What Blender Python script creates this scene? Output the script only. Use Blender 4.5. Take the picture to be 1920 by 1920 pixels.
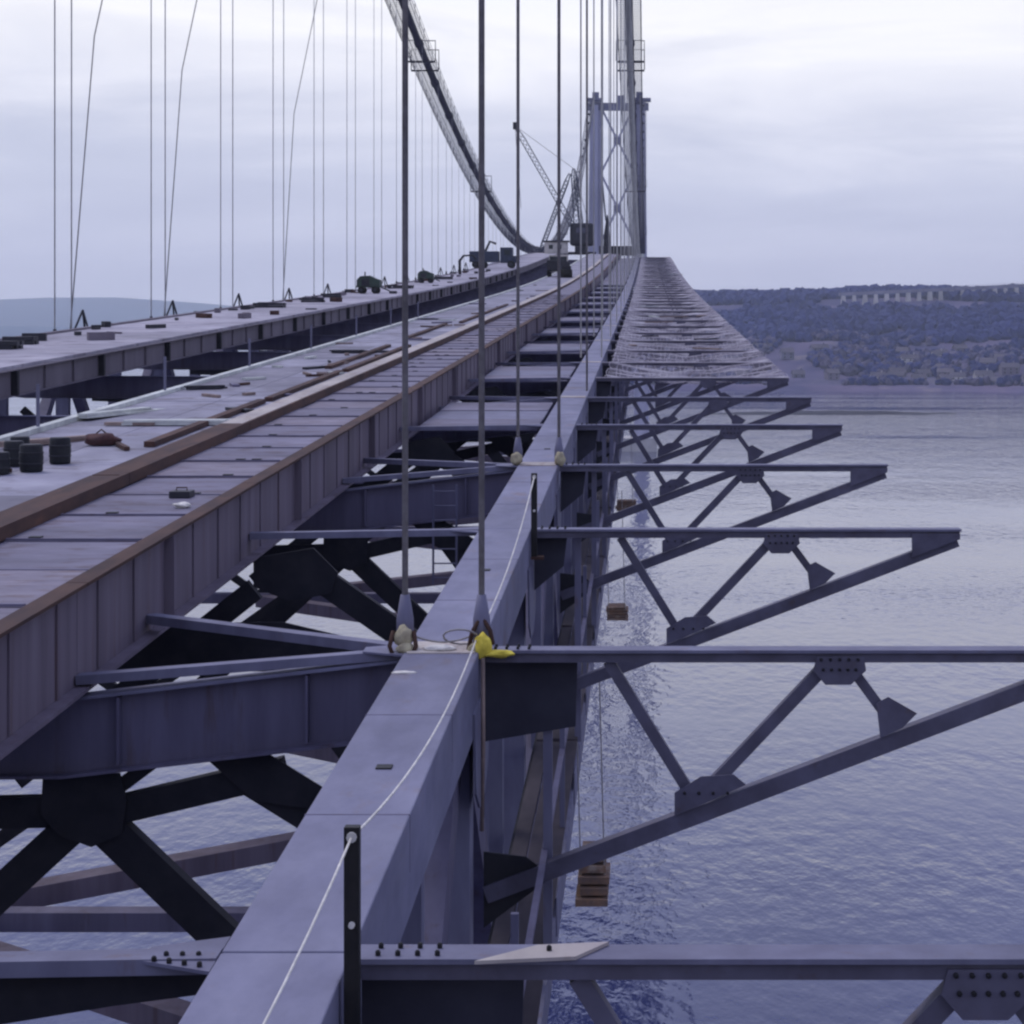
import bpy, bmesh, math, random
from mathutils import Vector, Matrix, noise
random.seed(7)
R = math.radians
for o in list(bpy.data.objects): bpy.data.objects.remove(o)
scn = bpy.context.scene
col = scn.collection

# ------------------------------------------------------------------ camera
EYE = 62.0                                    # metres above the water
cam = bpy.data.cameras.new('camera'); camo = bpy.data.objects.new('camera', cam); col.objects.link(camo)
camo.location = (0, 0, EYE); camo.rotation_euler = (R(90), 0, 0)
cam.sensor_width = 36; cam.lens = 75
cam.shift_x = -(1215 - 960) / 1920; cam.shift_y = -(960 - 590) / 1920
cam.clip_start = 0.1; cam.clip_end = 90000
scn.camera = camo
scn.render.resolution_x = scn.render.resolution_y = 1024
vs = scn.view_settings
vs.view_transform = 'Standard'; vs.look = 'None'; vs.gamma = 1; vs.exposure = 0.16; vs.use_curve_mapping = False
scn.cycles.filter_width = 2.4; scn.cycles.volume_bounces = 2

# ------------------------------------------------------------------ sky and sun
SUN_EL, SUN_ROT = R(58), R(-40)
w = bpy.data.worlds.new('World'); scn.world = w; w.use_nodes = True
nt = w.node_tree; N = nt.nodes; L = nt.links; N.clear()
out = N.new('ShaderNodeOutputWorld'); bg = N.new('ShaderNodeBackground'); L.new(bg.outputs[0], out.inputs[0])
sky = N.new('ShaderNodeTexSky'); sky.sky_type = 'NISHITA'; sky.sun_disc = False
sky.sun_elevation = SUN_EL; sky.sun_rotation = SUN_ROT; sky.dust_density = 3
skm = N.new('ShaderNodeVectorMath'); skm.operation = 'SCALE'; skm.inputs['Scale'].default_value = 0.1
L.new(sky.outputs[0], skm.inputs[0])
tc = N.new('ShaderNodeTexCoord'); sep = N.new('ShaderNodeSeparateXYZ'); L.new(tc.outputs['Generated'], sep.inputs[0])
mp = N.new('ShaderNodeMapping'); mp.inputs['Scale'].default_value = (2.2, 2.2, 13); L.new(tc.outputs['Generated'], mp.inputs[0])
nz = N.new('ShaderNodeTexNoise'); nz.inputs['Scale'].default_value = 2.2; nz.inputs['Detail'].default_value = 6; nz.inputs['Roughness'].default_value = .55
nz.inputs['Distortion'].default_value = .5
L.new(mp.outputs[0], nz.inputs['Vector'])
nsub = N.new('ShaderNodeMath'); nsub.operation = 'MULTIPLY_ADD'; nsub.inputs[1].default_value = .11; nsub.inputs[2].default_value = -.055
L.new(nz.outputs[0], nsub.inputs[0])
el = N.new('ShaderNodeMath'); el.operation = 'ADD'; L.new(sep.outputs['Z'], el.inputs[0]); L.new(nsub.outputs[0], el.inputs[1])
mr = N.new('ShaderNodeMapRange'); mr.inputs['From Min'].default_value = -.05; mr.inputs['From Max'].default_value = .45
L.new(el.outputs[0], mr.inputs['Value'])
cr = N.new('ShaderNodeValToRGB'); L.new(mr.outputs[0], cr.inputs[0])
e = cr.color_ramp.elements
def rs(p): return p * .5 - .05
def stop(elev, c):
    x = cr.color_ramp.elements.new((elev + .05) / .5); x.color = (*c, 1)
e[0].position = 0; e[0].color = (.46, .51, .73, 1); e[1].position = 1; e[1].color = (.47, .53, .90, 1)
stop(.02, (.49, .535, .73)); stop(.065, (.56, .60, .77)); stop(.105, (.76, .78, .90)); stop(.145, (.93, .93, .98)); stop(.19, (.80, .83, 1.02)); stop(.27, (.58, .63, .96))
# soft cloud texture over the whole dome
cmul = N.new('ShaderNodeMapRange'); cmul.inputs['To Min'].default_value = .94; cmul.inputs['To Max'].default_value = 1.06
cmul.inputs['From Min'].default_value = .3; cmul.inputs['From Max'].default_value = .7
L.new(nz.outputs[0], cmul.inputs['Value'])
cs = N.new('ShaderNodeVectorMath'); cs.operation = 'SCALE'; L.new(cr.outputs[0], cs.inputs[0]); L.new(cmul.outputs[0], cs.inputs['Scale'])
mx = N.new('ShaderNodeMix'); mx.data_type = 'RGBA'; mx.inputs[0].default_value = .93
L.new(skm.outputs[0], mx.inputs[6]); L.new(cs.outputs[0], mx.inputs[7]); L.new(mx.outputs[2], bg.inputs[0])
bg.inputs[1].default_value = 1.0
sun = bpy.data.lights.new('sun', 'SUN'); suno = bpy.data.objects.new('sun', sun); col.objects.link(suno)
sun.energy = 1.4; sun.angle = R(25); sun.color = (1, .97, .96)
sd = Vector((math.sin(SUN_ROT) * math.cos(SUN_EL), math.cos(SUN_ROT) * math.cos(SUN_EL), math.sin(SUN_EL)))
suno.rotation_euler = sd.to_track_quat('Z', 'Y').to_euler()

# ------------------------------------------------------------------ materials
M = {}
def mat(name, c1, c2=None, rough=.6, metal=0, scale=4, stretch=(1, 1, 1), spots=None, bump=0, spec=.16, detail=5, lo=.35, hi=.65, grime=.3):
    m = bpy.data.materials.new(name); m.use_nodes = True; M[name] = m
    n, l = m.node_tree.nodes, m.node_tree.links
    b = n['Principled BSDF']; b.inputs['Roughness'].default_value = rough; b.inputs['Metallic'].default_value = metal
    b.inputs['Specular IOR Level'].default_value = spec
    TT = (1.36, 1.34, 1.02); c1 = tuple(a*b_ for a, b_ in zip(c1, TT)); c2 = tuple(a*b_ for a, b_ in zip(c2, TT))
    if spots: spots = (tuple(a*b_ for a, b_ in zip(spots[0], TT)),) + spots[1:]
    g = n.new('ShaderNodeNewGeometry'); mpp = n.new('ShaderNodeMapping'); mpp.inputs['Scale'].default_value = stretch
    l.new(g.outputs['Position'], mpp.inputs[0])
    t = n.new('ShaderNodeTexNoise'); t.inputs['Scale'].default_value = scale; t.inputs['Detail'].default_value = detail; t.inputs['Roughness'].default_value = .6
    l.new(mpp.outputs[0], t.inputs['Vector'])
    r = n.new('ShaderNodeMapRange'); r.inputs['From Min'].default_value = lo; r.inputs['From Max'].default_value = hi
    l.new(t.outputs[0], r.inputs['Value'])
    x = n.new('ShaderNodeMix'); x.data_type = 'RGBA'; x.inputs[6].default_value = (*c1, 1); x.inputs[7].default_value = (*c2, 1)
    l.new(r.outputs[0], x.inputs[0]); last = x.outputs[2]
    if spots:
        c3, sc, thr, amt = spots
        t2 = n.new('ShaderNodeTexNoise'); t2.inputs['Scale'].default_value = sc; t2.inputs['Detail'].default_value = 6; t2.inputs['Roughness'].default_value = .65
        l.new(mpp.outputs[0], t2.inputs['Vector'])
        r2 = n.new('ShaderNodeMapRange'); r2.inputs['From Min'].default_value = thr; r2.inputs['From Max'].default_value = thr + .12; r2.inputs['To Max'].default_value = amt
        l.new(t2.outputs[0], r2.inputs['Value'])
        x2 = n.new('ShaderNodeMix'); x2.data_type = 'RGBA'; x2.inputs[7].default_value = (*c3, 1)
        l.new(last, x2.inputs[6]); l.new(r2.outputs[0], x2.inputs[0]); last = x2.outputs[2]
    t3 = n.new('ShaderNodeTexNoise'); t3.inputs['Scale'].default_value = scale*.22; t3.inputs['Detail'].default_value = 7; t3.inputs['Roughness'].default_value = .7
    l.new(mpp.outputs[0], t3.inputs['Vector'])
    r3 = n.new('ShaderNodeMapRange'); r3.inputs['From Min'].default_value = .3; r3.inputs['From Max'].default_value = .7; r3.inputs['To Min'].default_value = 1-grime; r3.inputs['To Max'].default_value = 1+grime*.6
    l.new(t3.outputs[0], r3.inputs['Value'])
    x3 = n.new('ShaderNodeVectorMath'); x3.operation = 'SCALE'; l.new(last, x3.inputs[0]); l.new(r3.outputs[0], x3.inputs['Scale']); last = x3.outputs[0]
    l.new(last, b.inputs['Base Color'])
    if bump:
        bp = n.new('ShaderNodeBump'); bp.inputs['Strength'].default_value = bump; bp.inputs['Distance'].default_value = .02
        l.new(t.outputs[0], bp.inputs['Height']); l.new(bp.outputs[0], b.inputs['Normal'])
    return m
mat('chord_paint', (.140, .140, .250), (.108, .108, .205), .6, scale=2.2, stretch=(1, .45, 1), spots=((.125, .095, .125), 1.5, .57, .65), grime=.38)
mat('steel_grey', (.125, .125, .225), (.095, .093, .175), .6, scale=2.5, stretch=(1, 1, .35), spots=((.10, .065, .07), 4, .6, .5))
mat('girder_grey', (.105, .098, .185), (.082, .075, .145), .6, scale=2, stretch=(1.5, 1.5, .2), spots=((.07, .05, .06), 3, .58, .6))
mat('bracket_paint', (.080, .077, .140), (.060, .056, .100), .6, scale=3, spots=((.06, .04, .04), 4, .6, .5))
mat('rust_web', (.118, .100, .165), (.090, .074, .125), .7, scale=1.6, stretch=(2, 2, .15), spots=((.085, .055, .07), 2.5, .56, .6))
mat('rust_brown', (.066, .036, .036), (.036, .022, .028), .8, scale=3, stretch=(1, .25, 1), spots=((.12, .055, .045), 4, .60, .4))
mat('dark_and_shaded_steel', (.022, .022, .034), (.014, .014, .024), .7, scale=3)  # near-black colour also paints in the shade on the under-deck bracing
mat('black_steel', (.018, .017, .022), (.011, .011, .016), .5, scale=6)
mat('deck_panel', (.135, .126, .215), (.105, .098, .175), .7, scale=1.3, stretch=(1, 2.2, 1), spots=((.075, .055, .085), 1.6, .53, .75), grime=.4)
mat('deck_panel_worn', (.165, .15, .235), (.12, .108, .18), .75, scale=1.7, stretch=(1, 2.2, 1), spots=((.10, .07, .09), 2.5, .53, .7))
mat('deck_slab', (.225, .22, .335), (.155, .15, .245), .75, scale=.7, spots=((.10, .088, .13), 1.1, .52, .75), grime=.4)
mat('deck_slab_dark', (.17, .162, .25), (.115, .11, .18), .75, scale=.9, spots=((.24, .235, .33), 1.3, .57, .6), grime=.4)
mat('kerb_light', (.33, .30, .35), (.26, .23, .29), .75, scale=1.5, stretch=(1, .3, 1), spots=((.17, .12, .12), 2.5, .55, .7))
mat('far_deck', (.28, .265, .385), (.20, .19, .29), .8, scale=.5, spots=((.12, .105, .16), .8, .53, .75), grime=.4)
mat('far_web', (.13, .115, .175), (.095, .083, .13), .7, scale=.8, stretch=(1, 1, .3))
mat('cable', (.06, .06, .085), (.045, .045, .07), .6, scale=3)
mat('catwalk', (.075, .075, .13), (.055, .055, .10), .7, scale=3)
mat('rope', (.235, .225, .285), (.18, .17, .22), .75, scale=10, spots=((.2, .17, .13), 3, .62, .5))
mat('rope_far', (.50, .50, .60), (.42, .42, .52), .8, scale=2)  # same ropes made paler, fading with distance painted into the colour
mat('rope_pale', (.5, .48, .56), (.38, .37, .45), .8, scale=14)
mat('net', (.36, .34, .47), (.24, .22, .33), .9, scale=.8)
mat('net_dark', (.13, .12, .19), (.08, .07, .12), .9, scale=.8)
mat('timber', (.22, .17, .19), (.13, .10, .12), .85, scale=3, stretch=(1, .3, 1))
mat('timber_dark', (.055, .046, .065), (.035, .03, .045), .85, scale=3, stretch=(1, .3, 1))
mat('root_steel', (.035, .035, .062), (.024, .024, .045), .7, scale=2)
mat('timber_orange', (.19, .12, .105), (.11, .085, .10), .85, scale=5, spots=((.28, .25, .28), 4, .55, .7))
mat('yellow_canvas', (.62, .52, .10), (.45, .36, .06), .8, scale=9, bump=.4)
mat('buff_canvas', (.34, .31, .26), (.23, .20, .18), .85, scale=9, bump=.4)
mat('strap', (.055, .03, .03), (.035, .02, .02), .8, scale=9)
mat('tower', (.36, .36, .58), (.29, .29, .49), .6, scale=.12, stretch=(1, 1, .3))
mat('tower_dark', (.16, .16, .29), (.12, .12, .22), .6, scale=.2)
mat('machine_green', (.035, .055, .055), (.025, .035, .04), .55, scale=3)
mat('machine_dark', (.02, .02, .035), (.03, .03, .045), .55, scale=3)
mat('machine_blue', (.04, .05, .10), (.03, .035, .07), .5, scale=2)
mat('tyre', (.012, .012, .015), (.02, .02, .022), .9, scale=9)
mat('pale_cab', (.42, .40, .46), (.34, .32, .38), .6, scale=3)
mat('red_bag', (.08, .04, .05), (.05, .03, .042), .85, scale=6, bump=.5)
mat('barrel', (.012, .013, .022), (.02, .021, .03), .6, scale=4)
mat('bright_plank', (.42, .44, .52), (.32, .33, .42), .85, scale=3)
mat('house_wall', (.125, .125, .21), (.09, .09, .155), .8, scale=.1)
mat('house_wall_warm', (.14, .125, .20), (.10, .09, .15), .8, scale=.1)
mat('house_roof', (.06, .058, .10), (.085, .075, .12), .8, scale=.1)
mat('glass_dark', (.03, .035, .05), (.02, .025, .035), .2, scale=.5)
mat('stone_pale', (.36, .35, .44), (.28, .27, .35), .8, scale=.1)
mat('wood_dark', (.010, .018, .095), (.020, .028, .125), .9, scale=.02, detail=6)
mat('wood_autumn', (.075, .066, .14), (.045, .045, .10), .9, scale=.03)
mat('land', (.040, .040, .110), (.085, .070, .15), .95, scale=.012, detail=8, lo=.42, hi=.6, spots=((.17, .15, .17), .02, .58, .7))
mat('rock', (.022, .022, .04), (.03, .03, .05), .9, scale=.05)
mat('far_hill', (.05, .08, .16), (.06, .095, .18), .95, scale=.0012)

# water
wm = bpy.data.materials.new('water'); wm.use_nodes = True; M['water'] = wm
n, l = wm.node_tree.nodes, wm.node_tree.links
b = n['Principled BSDF']; b.inputs['Specular Tint'].default_value = (.86, .87, 1.0, 1); b.inputs['Base Color'].default_value = (.028, .034, .095, 1); b.inputs['Roughness'].default_value = .06; b.inputs['IOR'].default_value = 1.33
g = n.new('ShaderNodeNewGeometry')
def wave(scale, st, rot, det):
    mpp = n.new('ShaderNodeMapping'); mpp.inputs['Scale'].default_value = st; mpp.inputs['Rotation'].default_value = (0, 0, rot); l.new(g.outputs['Position'], mpp.inputs[0])
    t = n.new('ShaderNodeTexNoise'); t.inputs['Scale'].default_value = scale; t.inputs['Detail'].default_value = det; t.inputs['Roughness'].default_value = .55
    l.new(mpp.outputs[0], t.inputs['Vector']); return t.outputs[0]
w1 = wave(.34, (1, .55, 1), R(35), 3); w2 = wave(.07, (1, .4, 1), R(15), 3); w3 = wave(.0075, (.35, 1.6, 1), R(-8), 5)
# wind patches: smoother and rougher areas
pr = n.new('ShaderNodeMapRange'); pr.inputs['From Min'].default_value = .35; pr.inputs['From Max'].default_value = .65; pr.inputs['To Min'].default_value = .12; pr.inputs['To Max'].default_value = 1.0
l.new(w3, pr.inputs['Value'])
sp = n.new('ShaderNodeSeparateXYZ'); l.new(g.outputs['Position'], sp.inputs[0])
ca_ = n.new('ShaderNodeMapRange'); ca_.inputs['From Min'].default_value = 500; ca_.inputs['From Max'].default_value = 1500; ca_.inputs['To Min'].default_value = 1.0; ca_.inputs['To Max'].default_value = 1.9; l.new(sp.outputs['Y'], ca_.inputs['Value'])
pm = n.new('ShaderNodeMath'); pm.operation = 'MULTIPLY'; l.new(pr.outputs[0], pm.inputs[0]); l.new(ca_.outputs[0], pm.inputs[1])
ma = n.new('ShaderNodeMath'); ma.operation = 'MULTIPLY_ADD'; ma.inputs[1].default_value = 1.3; l.new(w2, ma.inputs[0]); l.new(w1, ma.inputs[2])
bp = n.new('ShaderNodeBump'); bp.inputs['Distance'].default_value = .36; l.new(ma.outputs[0], bp.inputs['Height']); l.new(pm.outputs[0], bp.inputs['Strength'])
l.new(bp.outputs[0], b.inputs['Normal'])

# ------------------------------------------------------------------ helpers
class MB:
    def __init__(s): s.v = []; s.f = []
    def quadbox(s, P):                       # 8 corner points: 4 of one end, 4 of the other
        i = len(s.v); s.v += [tuple(p) for p in P]
        s.f += [(i, i+3, i+2, i+1), (i+4, i+5, i+6, i+7), (i, i+1, i+5, i+4), (i+1, i+2, i+6, i+5), (i+2, i+3, i+7, i+6), (i+3, i, i+4, i+7)]
        return s
    def box(s, x0, x1, y0, y1, z0, z1):
        return s.quadbox([(x0, y0, z0), (x1, y0, z0), (x1, y0, z1), (x0, y0, z1), (x0, y1, z0), (x1, y1, z0), (x1, y1, z1), (x0, y1, z1)])
    def beam(s, p0, p1, wd, ht, up=(0, 0, 1)):
        p0, p1 = Vector(p0), Vector(p1); d = (p1 - p0).normalized(); sd_ = d.cross(Vector(up))
        if sd_.length < 1e-4: sd_ = d.cross(Vector((0, 1, 0)))
        sd_.normalize(); u = sd_.cross(d); a, c = sd_ * wd / 2, u * ht / 2
        return s.quadbox([p0-a-c, p0+a-c, p0+a+c, p0-a+c, p1-a-c, p1+a-c, p1+a+c, p1-a+c])
    def plate(s, poly, nrm, th):             # polygon extruded both ways along nrm
        nrm = Vector(nrm).normalized() * th / 2; k = len(poly); i = len(s.v)
        s.v += [tuple(Vector(p) - nrm) for p in poly] + [tuple(Vector(p) + nrm) for p in poly]
        s.f += [tuple(range(i + k - 1, i - 1, -1)), tuple(range(i + k, i + 2 * k))]
        for j in range(k): s.f.append((i + j, i + (j + 1) % k, i + k + (j + 1) % k, i + k + j))
        return s
    def tube(s, pts, r, k=8, caps=True):
        pts = [Vector(p) for p in pts]; rr = r if isinstance(r, (list, tuple)) else [r] * len(pts); i = len(s.v); ref = None
        for j, p in enumerate(pts):
            d = (pts[min(j+1, len(pts)-1)] - pts[max(j-1, 0)]).normalized()
            if ref is None: ref = d.cross(Vector((0, 0, 1)))
            if ref.length < 1e-3: ref = d.cross(Vector((1, 0, 0)))
            a = (ref - d * ref.dot(d)).normalized(); ref = a; c = d.cross(a)
            for q in range(k):
                t = 2 * math.pi * q / k; s.v.append(tuple(p + (a * math.cos(t) + c * math.sin(t)) * rr[j]))
        for j in range(len(pts) - 1):
            for q in range(k): s.f.append((i+j*k+q, i+j*k+(q+1) % k, i+(j+1)*k+(q+1) % k, i+(j+1)*k+q))
        if caps: s.f += [tuple(i + q for q in range(k-1, -1, -1)), tuple(i + (len(pts)-1)*k + q for q in range(k))]
        return s
    def sweep(s, rings):                     # closed cross-section rings
        i = len(s.v); k = len(rings[0])
        for r_ in rings: s.v += [tuple(p) for p in r_]
        for j in range(len(rings) - 1):
            for q in range(k): s.f.append((i+j*k+q, i+j*k+(q+1) % k, i+(j+1)*k+(q+1) % k, i+(j+1)*k+q))
        s.f += [tuple(i+q for q in range(k-1, -1, -1)), tuple(i+(len(rings)-1)*k+q for q in range(k))]
        return s
    def mesh(s, name, m, smooth=False):
        me = bpy.data.meshes.new(name); me.from_pydata(s.v, [], s.f); me.materials.append(M[m])
        if smooth: me.polygons.foreach_set('use_smooth', [True] * len(me.polygons))
        bm = bmesh.new(); bm.from_mesh(me); bmesh.ops.recalc_face_normals(bm, faces=bm.faces); bm.to_mesh(me); bm.free()
        return me
    def build(s, name, m, parent=None, smooth=False, bevel=0):
        o = bpy.data.objects.new(name, s.mesh(name, m, smooth)); col.objects.link(o)
        if parent: o.parent = parent; o.matrix_parent_inverse = Matrix.Translation(-Vector(parent.location))
        if bevel:
            b_ = o.modifiers.new('bevel', 'BEVEL'); b_.width = bevel; b_.segments = 2
        return o
def tag(o, label, cat, group=None):
    o['label'] = label; o['category'] = cat
    if group: o['group'] = group
    return o
def thing(name, loc, label, cat, group=None):
    o = bpy.data.objects.new(name, None); col.objects.link(o); o.location = loc; o.empty_display_size = .2
    return tag(o, label, cat, group)
def struct(o): o['kind'] = 'structure'; return o
def stuff(o): o['kind'] = 'stuff'; return o

# deck profile: height of the chord top against the eye, along the bridge
CT = [(-80, -6.27), (0, -3.91), (100, -.96), (200, 2.2), (300, 6.1), (380, 9.7), (430, 11.6), (460, 12.0), (490, 11.6), (600, 9.0), (975, -3), (1120, -8)]
def zp(d):
    for i in range(len(CT) - 1):
        if d <= CT[i+1][0] or i == len(CT) - 2: break
    def sl(j):
        if j <= 0: return (CT[1][1]-CT[0][1])/(CT[1][0]-CT[0][0])
        if j >= len(CT)-1: return (CT[-1][1]-CT[-2][1])/(CT[-1][0]-CT[-2][0])
        return (CT[j+1][1]-CT[j-1][1])/(CT[j+1][0]-CT[j-1][0])
    x0, y0 = CT[i]; x1, y1 = CT[i+1]; h = x1-x0; t = (d-x0)/h
    return (2*t**3-3*t*t+1)*y0 + (t**3-2*t*t+t)*h*sl(i) + (-2*t**3+3*t*t)*y1 + (t**3-t*t)*h*sl(i+1)
H0 = 3.91
def P(X, d, h): return Vector((X, d, EYE + zp(d) + H0 - h))     # h: metres below the eye's own deck-parallel surface
PAN = 9.14
def dn(k): return 11.92 + PAN * k
XC = -2.02; XL = -25.82
def rail(X0, X1, h0, h1, d0, d1, step=PAN):
    k = max(1, int(math.ceil((d1 - d0) / step))); rings = []
    for j in range(k + 1):
        d = d0 + (d1 - d0) * j / k
        rings.append([P(X0, d, h1), P(X1, d, h1), P(X1, d, h0), P(X0, d, h0)])
    return rings

# ------------------------------------------------------------------ water, shores
def grid_sheet(name, xs, ys, fz, m):
    v = [(x, y, fz(x, y)) for y in ys for x in xs]; nx = len(xs)
    f = [(j*nx+i, j*nx+i+1, (j+1)*nx+i+1, (j+1)*nx+i) for j in range(len(ys)-1) for i in range(nx-1)]
    me = bpy.data.meshes.new(name); me.from_pydata(v, [], f); me.materials.append(M[m]); me.polygons.foreach_set('use_smooth', [True]*len(f))
    o = bpy.data.objects.new(name, me); col.objects.link(o); return o
struct(grid_sheet('water', [-40000, 0, 40000], [-3000, 20000, 60000], lambda x, y: 0.0, 'water'))

def lerp_tab(tab, v):
    if v <= tab[0][0]: return tab[0][1]
    for a, c in zip(tab, tab[1:]):
        if v <= c[0]:
            t = (v - a[0]) / (c[0] - a[0]); t = t*t*(3-2*t); return a[1] + (c[1]-a[1]) * t
    return tab[-1][1]
HT = [(0, -3), (12, 1.5), (30, 4), (90, 8), (180, 22), (260, 36), (330, 41), (420, 55), (700, 86), (1300, 84), (2400, 50)]
def shore_y(x): return 1705 + 28*math.sin(x*.011+.6) + 14*math.sin(x*.031) - max(0, x-330)*.12
def land_z(x, y):
    z = lerp_tab(HT, y - shore_y(x))
    nn = noise.noise(Vector((x*.006, y*.006, 0)))*6 + noise.noise(Vector((x*.02, y*.02, 3)))*2.5
    k = min(1, max(0, (y-shore_y(x)-20)/120)); z += nn*k
    z += max(0, min(1, (y - shore_y(x) - 300)/400)) * max(-10, min(4, (x-180)*.015-5))
    k = max(0, min(1, (x+380)/240)); k = k*k*(3-2*k)
    return z*k - 4*(1-k)
struct(grid_sheet('far_shore', [-450+25*i for i in range(85)], [1650+12*i for i in range(75)] + [2560+80*i for i in range(25)], land_z, 'land'))
def hill_z(x, y):
    t = (y-6500)/3000
    base = 200*math.sin(max(0, min(1, t))*math.pi)
    ridge = .80 + .55*noise.noise(Vector((x*.0004, 1.7, 0))) + .18*noise.noise(Vector((x*.0012, y*.0005, 4)))
    return base*ridge*(1+ .12*math.sin(x*.0009))*max(0, min(1, (-x-600)/1500)) - 2
struct(grid_sheet('hills', [-14500+250*i for i in range(56)], [6400+200*i for i in range(17)], hill_z, 'far_hill'))
def low_z(x, y):
    t = (y-4300)/1400
    return 46*math.sin(max(0, min(1, t))*math.pi)*(.75+.6*noise.noise(Vector((x*.0011, 8, 0)))) - 1.5
struct(grid_sheet('low_headland', [-9000+120*i for i in range(70)], [4200+100*i for i in range(17)], low_z, 'far_hill'))
def reef_z(x, y):
    a = abs(x-112)/95; c = abs(y-1335)/17
    return 2.4*(1-a*a)*(1-c*c) + 1.0*noise.noise(Vector((x*.08, y*.12, 0))) - .8
struct(grid_sheet('rock_reef', [10+5*i for i in range(42)], [1315+4*i for i in range(11)], reef_z, 'rock'))

# woods on the far hillside
def ico(m_, c, r, sq=1.0):
    t = (1+5**.5)/2
    V = [(-1,t,0),(1,t,0),(-1,-t,0),(1,-t,0),(0,-1,t),(0,1,t),(0,-1,-t),(0,1,-t),(t,0,-1),(t,0,1),(-t,0,-1),(-t,0,1)]
    F = [(0,11,5),(0,5,1),(0,1,7),(0,7,10),(0,10,11),(1,5,9),(5,11,4),(11,10,2),(10,7,6),(7,1,8),(3,9,4),(3,4,2),(3,2,6),(3,6,8),(3,8,9),(4,9,5),(2,4,11),(6,2,10),(8,6,7),(9,8,1)]
    i = len(m_.v); ph = random.random()*6.28; ca, sa = math.cos(ph), math.sin(ph)
    for q in V:
        k = r/1.902*random.uniform(.7, 1.3); x, y, z = q[0]*k, q[1]*k, q[2]*k*sq
        m_.v.append((c[0]+x*ca-y*sa, c[1]+x*sa+y*ca, c[2]+z))
    m_.f += [(a+i, b_+i, c_+i) for a, b_, c_ in F]
wd, wa = MB(), MB()
for _ in range(9000):
    x = random.uniform(-60, 560); off = random.uniform(255, 860); y = shore_y(x)+off
    den = noise.noise(Vector((x*.008, y*.008, 9)))
    if den < -.28 and off < 600: continue
    if x > 190 and 535 < off < 615: continue
    r = random.uniform(3.2, 7.0); ico(wd, (x, y, land_z(x, y)+r*.55), r, 1.15)
for _ in range(5200):
    x = random.uniform(-60, 480); off = random.uniform(35, 330); y = shore_y(x)+off
    den = noise.noise(Vector((x*.012, y*.012, 5)))
    if den < -.1: continue
    r = random.uniform(2.2, 5.2); ico(wa if random.random() < .42 else wd, (x, y, land_z(x, y)+r*.5), r, 1.1)
o = stuff(wd.build('woodland', 'wood_dark')); tag(o, 'dense dark blue green woodland covering the far hillside', 'woodland')
o = stuff(wa.build('autumn_trees', 'wood_autumn')); tag(o, 'paler brownish trees scattered between the houses on the far shore', 'trees')

# houses on the far shore (gabled), each a thing
def house(x, y, wdt, dep, ht, rot, wallm, label, group):
    z = land_z(x, y) - .6
    t = thing('house', (x, y, z), label, 'house', group)
    Mr = Matrix.Translation((x, y, z)) @ Matrix.Rotation(rot, 4, 'Z')
    def tr(p): return Mr @ Vector(p)
    a, c = wdt/2, dep/2
    m_ = MB(); m_.quadbox([tr(p) for p in [(-a,-c,0),(a,-c,0),(a,-c,ht),(-a,-c,ht),(-a,c,0),(a,c,0),(a,c,ht),(-a,c,ht)]])
    m_.plate([tr(p) for p in [(-a+.1,-c+.05,ht),(-a+.1,c-.05,ht),(-a+.1,0,ht+dep*.42)]], Mr.to_3x3() @ Vector((1,0,0)), .2)
    m_.plate([tr(p) for p in [(a-.1,-c+.05,ht),(a-.1,c-.05,ht),(a-.1,0,ht+dep*.42)]], Mr.to_3x3() @ Vector((1,0,0)), .2)
    m_.build('wall', wallm, t)
    rf = MB()
    for sgn in (-1, 1):
        rf.plate([tr(p) for p in [(-a-.4, sgn*(c+.4), ht-.15), (a+.4, sgn*(c+.4), ht-.15), (a+.4, 0, ht+dep*.46), (-a-.4, 0, ht+dep*.46)]], Mr.to_3x3() @ Vector((0, sgn*.42, .9)), .25)
    ro = rf.build('roof', 'house_roof', t)
    MB().quadbox([tr(p) for p in [(a*.5-.5,-.5,ht+dep*.3),(a*.5+.5,-.5,ht+dep*.3),(a*.5+.5,-.5,ht+dep*.46+1.6),(a*.5-.5,-.5,ht+dep*.46+1.6),(a*.5-.5,.5,ht+dep*.3),(a*.5+.5,.5,ht+dep*.3),(a*.5+.5,.5,ht+dep*.46+1.6),(a*.5-.5,.5,ht+dep*.46+1.6)]]).build('chimney', wallm, ro)
    kx = max(2, int(wdt/4))
    for q in range(kx):
        xx = -a + wdt*(q+.5)/kx
        for zz in ([1.2] if ht < 5 else [1.2, 4.0]):
            MB().quadbox([tr(p) for p in [(xx-.6,-c-.04,zz),(xx+.6,-c-.04,zz),(xx+.6,-c-.04,zz+1.5),(xx-.6,-c-.04,zz+1.5),(xx-.6,-c+.05,zz),(xx+.6,-c+.05,zz),(xx+.6,-c+.05,zz+1.5),(xx-.6,-c+.05,zz+1.5)]]).build('window', 'glass_dark', t)
spots_h = []
for _ in range(400):
    x = random.uniform(25, 330); off = random.uniform(40, 215)
    if x < 150 and random.random() < .55: continue
    if all((x-a)**2 + ((off-c)*1.2)**2 > 17**2 for a, c in spots_h): spots_h.append((x, off))
    if len(spots_h) >= 32: break
for i, (x, off) in enumerate(spots_h):
    house(x, shore_y(x)+off, random.uniform(9, 16), random.uniform(7, 9), random.choice([3.6, 6.2, 6.2]), random.uniform(-.5, .5), random.choice(['house_wall', 'house_wall', 'house_wall_warm', 'house_wall_warm', 'stone_pale']),
          'small pale gabled house among trees on the far shore', 'houses on the far shore')

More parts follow.
